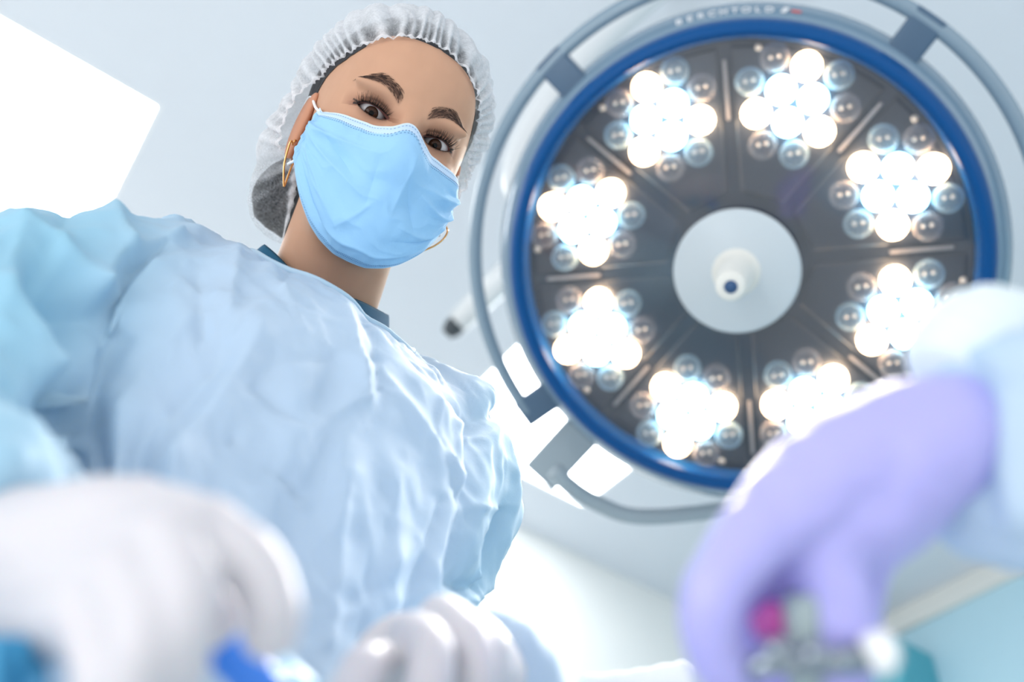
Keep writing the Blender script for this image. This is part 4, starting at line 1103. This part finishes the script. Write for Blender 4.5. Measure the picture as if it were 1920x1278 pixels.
# knitted white cuff
M_cuff = mat('knit_cuff', (0.80, 0.88, 0.92), 0.85); add_bump(M_cuff, 300, 0.5, 0.001)
ctrl = smooth_path(np.array([pr_(1768, 705, 0.430, 0.016), pr_(1800, 660, 0.437, 0.021), pr_(1850, 630, 0.450, 0.023), pr_(1900, 650, 0.465, 0.025)]), 26)
v, f = tube_path([tuple(r[:3]) for r in ctrl], [r[3] * (1 + 0.05 * math.sin(i * 1.9)) for i, r in enumerate(ctrl)], 20); mesh_obj('cuff', np.array([al(tuple(p)) for p in v]), f, M_cuff, assistant)
M_vg = mat('nitrile_violet', (0.47, 0.45, 0.87), 0.40, Subsurface_Weight=0.12, Subsurface_Scale=0.01); add_bump(M_vg, 50, 0.15, 0.001)
vg = hand_mesh('glove', [
    [(1860, 800, 0.440, 0.027), (1800, 815, 0.425, 0.0275), (1740, 830, 0.412, 0.0275), (1660, 880, 0.402, 0.0285)],
    [(1720, 815, 0.410, 0.024), (1580, 880, 0.395, 0.024), (1480, 950, 0.378, 0.019), (1415, 1000, 0.366, 0.0145)],
    [(1700, 850, 0.408, 0.026), (1620, 930, 0.398, 0.026), (1560, 980, 0.388, 0.0225), (1530, 1030, 0.380, 0.0165)],
    [(1720, 870, 0.410, 0.022), (1680, 940, 0.405, 0.020), (1600, 1010, 0.396, 0.018)],
    [(1415, 1000, 0.366, 0.0140), (1365, 1065, 0.355, 0.0120), (1335, 1125, 0.350, 0.0108), (1335, 1200, 0.352, 0.0100), (1370, 1290, 0.358, 0.0092), (1400, 1340, 0.362, 0.0085)],
    [(1530, 1030, 0.380, 0.0160), (1560, 1110, 0.374, 0.0138), (1572, 1200, 0.370, 0.0130), (1565, 1300, 0.370, 0.0115), (1540, 1370, 0.37, 0.010)],
    [(1500, 980, 0.382, 0.0170), (1460, 1040, 0.386, 0.0120), (1440, 1110, 0.392, 0.0095), (1445, 1190, 0.396, 0.0088), (1460, 1270, 0.396, 0.0082)],
    [(1460, 960, 0.385, 0.0150), (1400, 1060, 0.388, 0.0115), (1380, 1140, 0.392, 0.0092), (1395, 1230, 0.398, 0.0085), (1410, 1300, 0.40, 0.0078)],
    [(1600, 1000, 0.396, 0.0160), (1610, 1090, 0.398, 0.0110), (1602, 1180, 0.400, 0.0095), (1590, 1260, 0.40, 0.0085)],
], 0.0024, M_vg, assistant, a0, 5, 0.0008)

# ------------------------------------------------------------ small instruments
def thing(name, org, label, cat, group=None):
    return empty(name, Matrix.Translation(Vector(tuple(org))), label, cat, group)
# pink-capped glass tube in the violet hand
o_ = P(1500, 1180, 0.375)
tubeo = thing('specimen_tube', o_, 'pale green glass tube with a magenta cap pinched between the violet fingers', 'tube')
M_tube = bpy.data.materials.new('green_glass'); M_tube.use_nodes = True; nt = M_tube.node_tree
b = nt.nodes['Principled BSDF']; b.inputs['Base Color'].default_value = (0.50, 0.62, 0.58, 1); b.inputs['Roughness'].default_value = 0.12
tr = nt.nodes.new('ShaderNodeBsdfTransparent'); mx = nt.nodes.new('ShaderNodeMixShader'); mx.inputs[0].default_value = 0.72
nt.links.new(tr.outputs[0], mx.inputs[1]); nt.links.new(b.outputs[0], mx.inputs[2]); nt.links.new(mx.outputs[0], nt.nodes['Material Output'].inputs['Surface'])
v, f = tube_path([P(1500, 1115, 0.366) - o_, P(1502, 1130, 0.366) - o_, P(1506, 1200, 0.364) - o_, P(1512, 1330, 0.362) - o_], [0.0050, 0.0066, 0.0066, 0.0066], 20); mesh_obj('barrel', v, f, M_tube, tubeo)
M_mag = mat('magenta_plastic', (0.70, 0.10, 0.45), 0.25, Coat_Weight=0.5)
v, f = tube_path([P(1428, 1140, 0.372) - o_, P(1434, 1146, 0.372) - o_, P(1446, 1170, 0.372) - o_, P(1462, 1200, 0.373) - o_], [0.0045, 0.0068, 0.0072, 0.0062], 20); mesh_obj('cap', v, f, M_mag, tubeo)
v, f = tube_path([P(1462, 1198, 0.373) - o_, P(1485, 1215, 0.370) - o_, P(1506, 1225, 0.366) - o_], 0.0022, 10); mesh_obj('neck', v, f, M_tube, tubeo)
# steel instrument across the fingertips
o_ = P(1530, 1240, 0.35)
ins = thing('steel_instrument', o_, 'shiny steel instrument with a rounded end painted white for its glint, under the violet fingertips', 'instrument')
M_steel = mat('polished_steel', (0.80, 0.82, 0.84), 0.10, 1.0); M_dull = mat('dull_steel', (0.34, 0.38, 0.42), 0.12, 1.0); M_glare = mat('glare_white', (0.95, 0.95, 0.95), 0.1, Coat_Weight=1.0)
v, f = tube_path([P(1385, 1262, 0.352) - o_, P(1440, 1240, 0.350) - o_, P(1530, 1240, 0.350) - o_, P(1620, 1232, 0.352) - o_], [0.0035, 0.0050, 0.0050, 0.0055], 18); mesh_obj('shaft', v, f, M_dull, ins)
v, f = tube_path([P(1620, 1232, 0.352) - o_, P(1632, 1226, 0.352) - o_, P(1662, 1222, 0.352) - o_, P(1680, 1222, 0.352) - o_], [0.0050, 0.0078, 0.0082, 0.0050], 24); mesh_obj('glare_end', v, f, M_glare, ins)  # white end added in place of the glare on the steel
for x_, y_ in ((1455, 1218), (1525, 1226)):
    bm = bmesh.new(); bmesh.ops.create_uvsphere(bm, u_segments=20, v_segments=12, radius=0.0048); vv_ = [tuple(np.array(tuple(q.co)) + P(x_, y_, 0.345) - o_) for q in bm.verts]; ff_ = [tuple(q.index for q in p.verts) for p in bm.faces]; bm.free()
    mesh_obj('knob', vv_, ff_, M_dull, ins)
# blue plastic handle under the nurse's near hand
o_ = P(470, 1260, 0.34)
hdl = thing('instrument_handle', o_, 'vivid blue plastic instrument handle held under the near white glove', 'instrument')
M_bh = mat('blue_plastic', (0.03, 0.22, 0.80), 0.35, Coat_Weight=0.2); M_pale = mat('pale_plastic', (0.45, 0.72, 0.90), 0.35)
v, f = tube_path([P(405, 1205, 0.374) - o_, P(420, 1218, 0.374) - o_, P(475, 1268, 0.375) - o_, P(560, 1350, 0.378) - o_], [0.006, 0.0098, 0.0104, 0.0104], 24, squash=0.8); mesh_obj('grip', v, f, M_bh, hdl)
v, f = tube_path([P(505, 1238, 0.400) - o_, P(520, 1250, 0.400) - o_, P(560, 1292, 0.395) - o_, P(580, 1315, 0.39) - o_], [0.006, 0.0100, 0.0110, 0.0110], 24, squash=0.6); mesh_obj('sleeve', v, f, M_pale, hdl)
# blue sheet added at the lower left in place of the nurse's lower gown
o_ = P(60, 1240, 0.42)
M_sheet = mat('sheet_blue', (0.07, 0.36, 0.62), 0.8); add_bump(M_sheet, 400, 0.3, 0.0005)
ny_, nx_ = 40, 60
vs = []
for j in range(ny_):
    for i in range(nx_):
        s, t = i / (nx_ - 1), j / (ny_ - 1)
        px_, py_ = -260 + 350 * s, 1176 + 300 * t + 90 * (s - 0.3) ** 2 - 10 * math.sin(s * 9) * (1 - t)
        d = 0.335 - 0.02 * t + 0.012 * math.sin(s * 14 + t * 3) + 0.006 * math.sin(s * 31 + 2) + 0.004 * math.exp(-(t / 0.10) ** 2)
        vs.append(P(px_, py_, d) - o_)
dr = mesh_obj('gown_sheet', vs, grid_faces(ny_, nx_), M_sheet); dr.location = tuple(o_); add_thickness(dr, 0.0015)
tag(dr, 'mid blue sheet in the lower left corner, added for the lower gown below the gloved wrist', 'drape')
# white gauze at the bottom edge
o_ = P(1230, 1300, 0.62)
M_gauze = mat('white_gauze', (0.92, 0.92, 0.92), 0.9); add_bump(M_gauze, 500, 0.5, 0.001)
ctr = [P(1090, 1300, 0.62), P(1200, 1288, 0.62), P(1302, 1268, 0.62)]
v, f = tube_path([c - o_ for c in smooth_path(np.array([*ctr]), 24)], [0.006] + [0.0085 + 0.0004 * math.sin(i * 1.3) for i in range(21)] + [0.0075, 0.0045], 22, squash=1.3)
g_ = mesh_obj('gauze_roll', v, f, M_gauze); g_.location = tuple(o_)
tag(g_, 'bright white gauze roll at the bottom edge, left of the violet fingers', 'gauze')
# teal cabinet on the cyan wall
wd = RW @ np.array([(1690 - 960) / FPX, (1200 - 639) / FPX, 1.0]); tq = (X1 - CAM[0]) / wd[0]; pc = CAM + wd * tq
wd2 = RW @ np.array([(1742 - 960) / FPX, (1200 - 639) / FPX, 1.0]); pc2 = CAM + wd2 * ((X1 - CAM[0]) / wd2[0])
yr = pc2[1]; yl = Y1 - 0.25
cab = thing('wall_cabinet', (X1, (yr + yl) / 2, pc[2] - 0.45), 'teal wall cabinet on the cyan wall, behind the steel instrument', 'cabinet')
M_teal = mat('teal_laminate', (0.09, 0.42, 0.52), 0.5)
wdt = abs(yl - yr)
bm_obj('body', box(0.16, wdt, 0.70, (-0.08, 0, 0), 0.004), M_teal, cab, False)
for s in (-1, 1):
    d_ = bm_obj('door', box(0.018, wdt / 2 - 0.006, 0.69, (-0.17, s * wdt / 4, 0), 0.003), M_teal, cab, False)
    bm_obj('handle', box(0.02, 0.012, 0.12, (-0.187, s * 0.03, -0.25), 0.004), M_steel, d_, True)
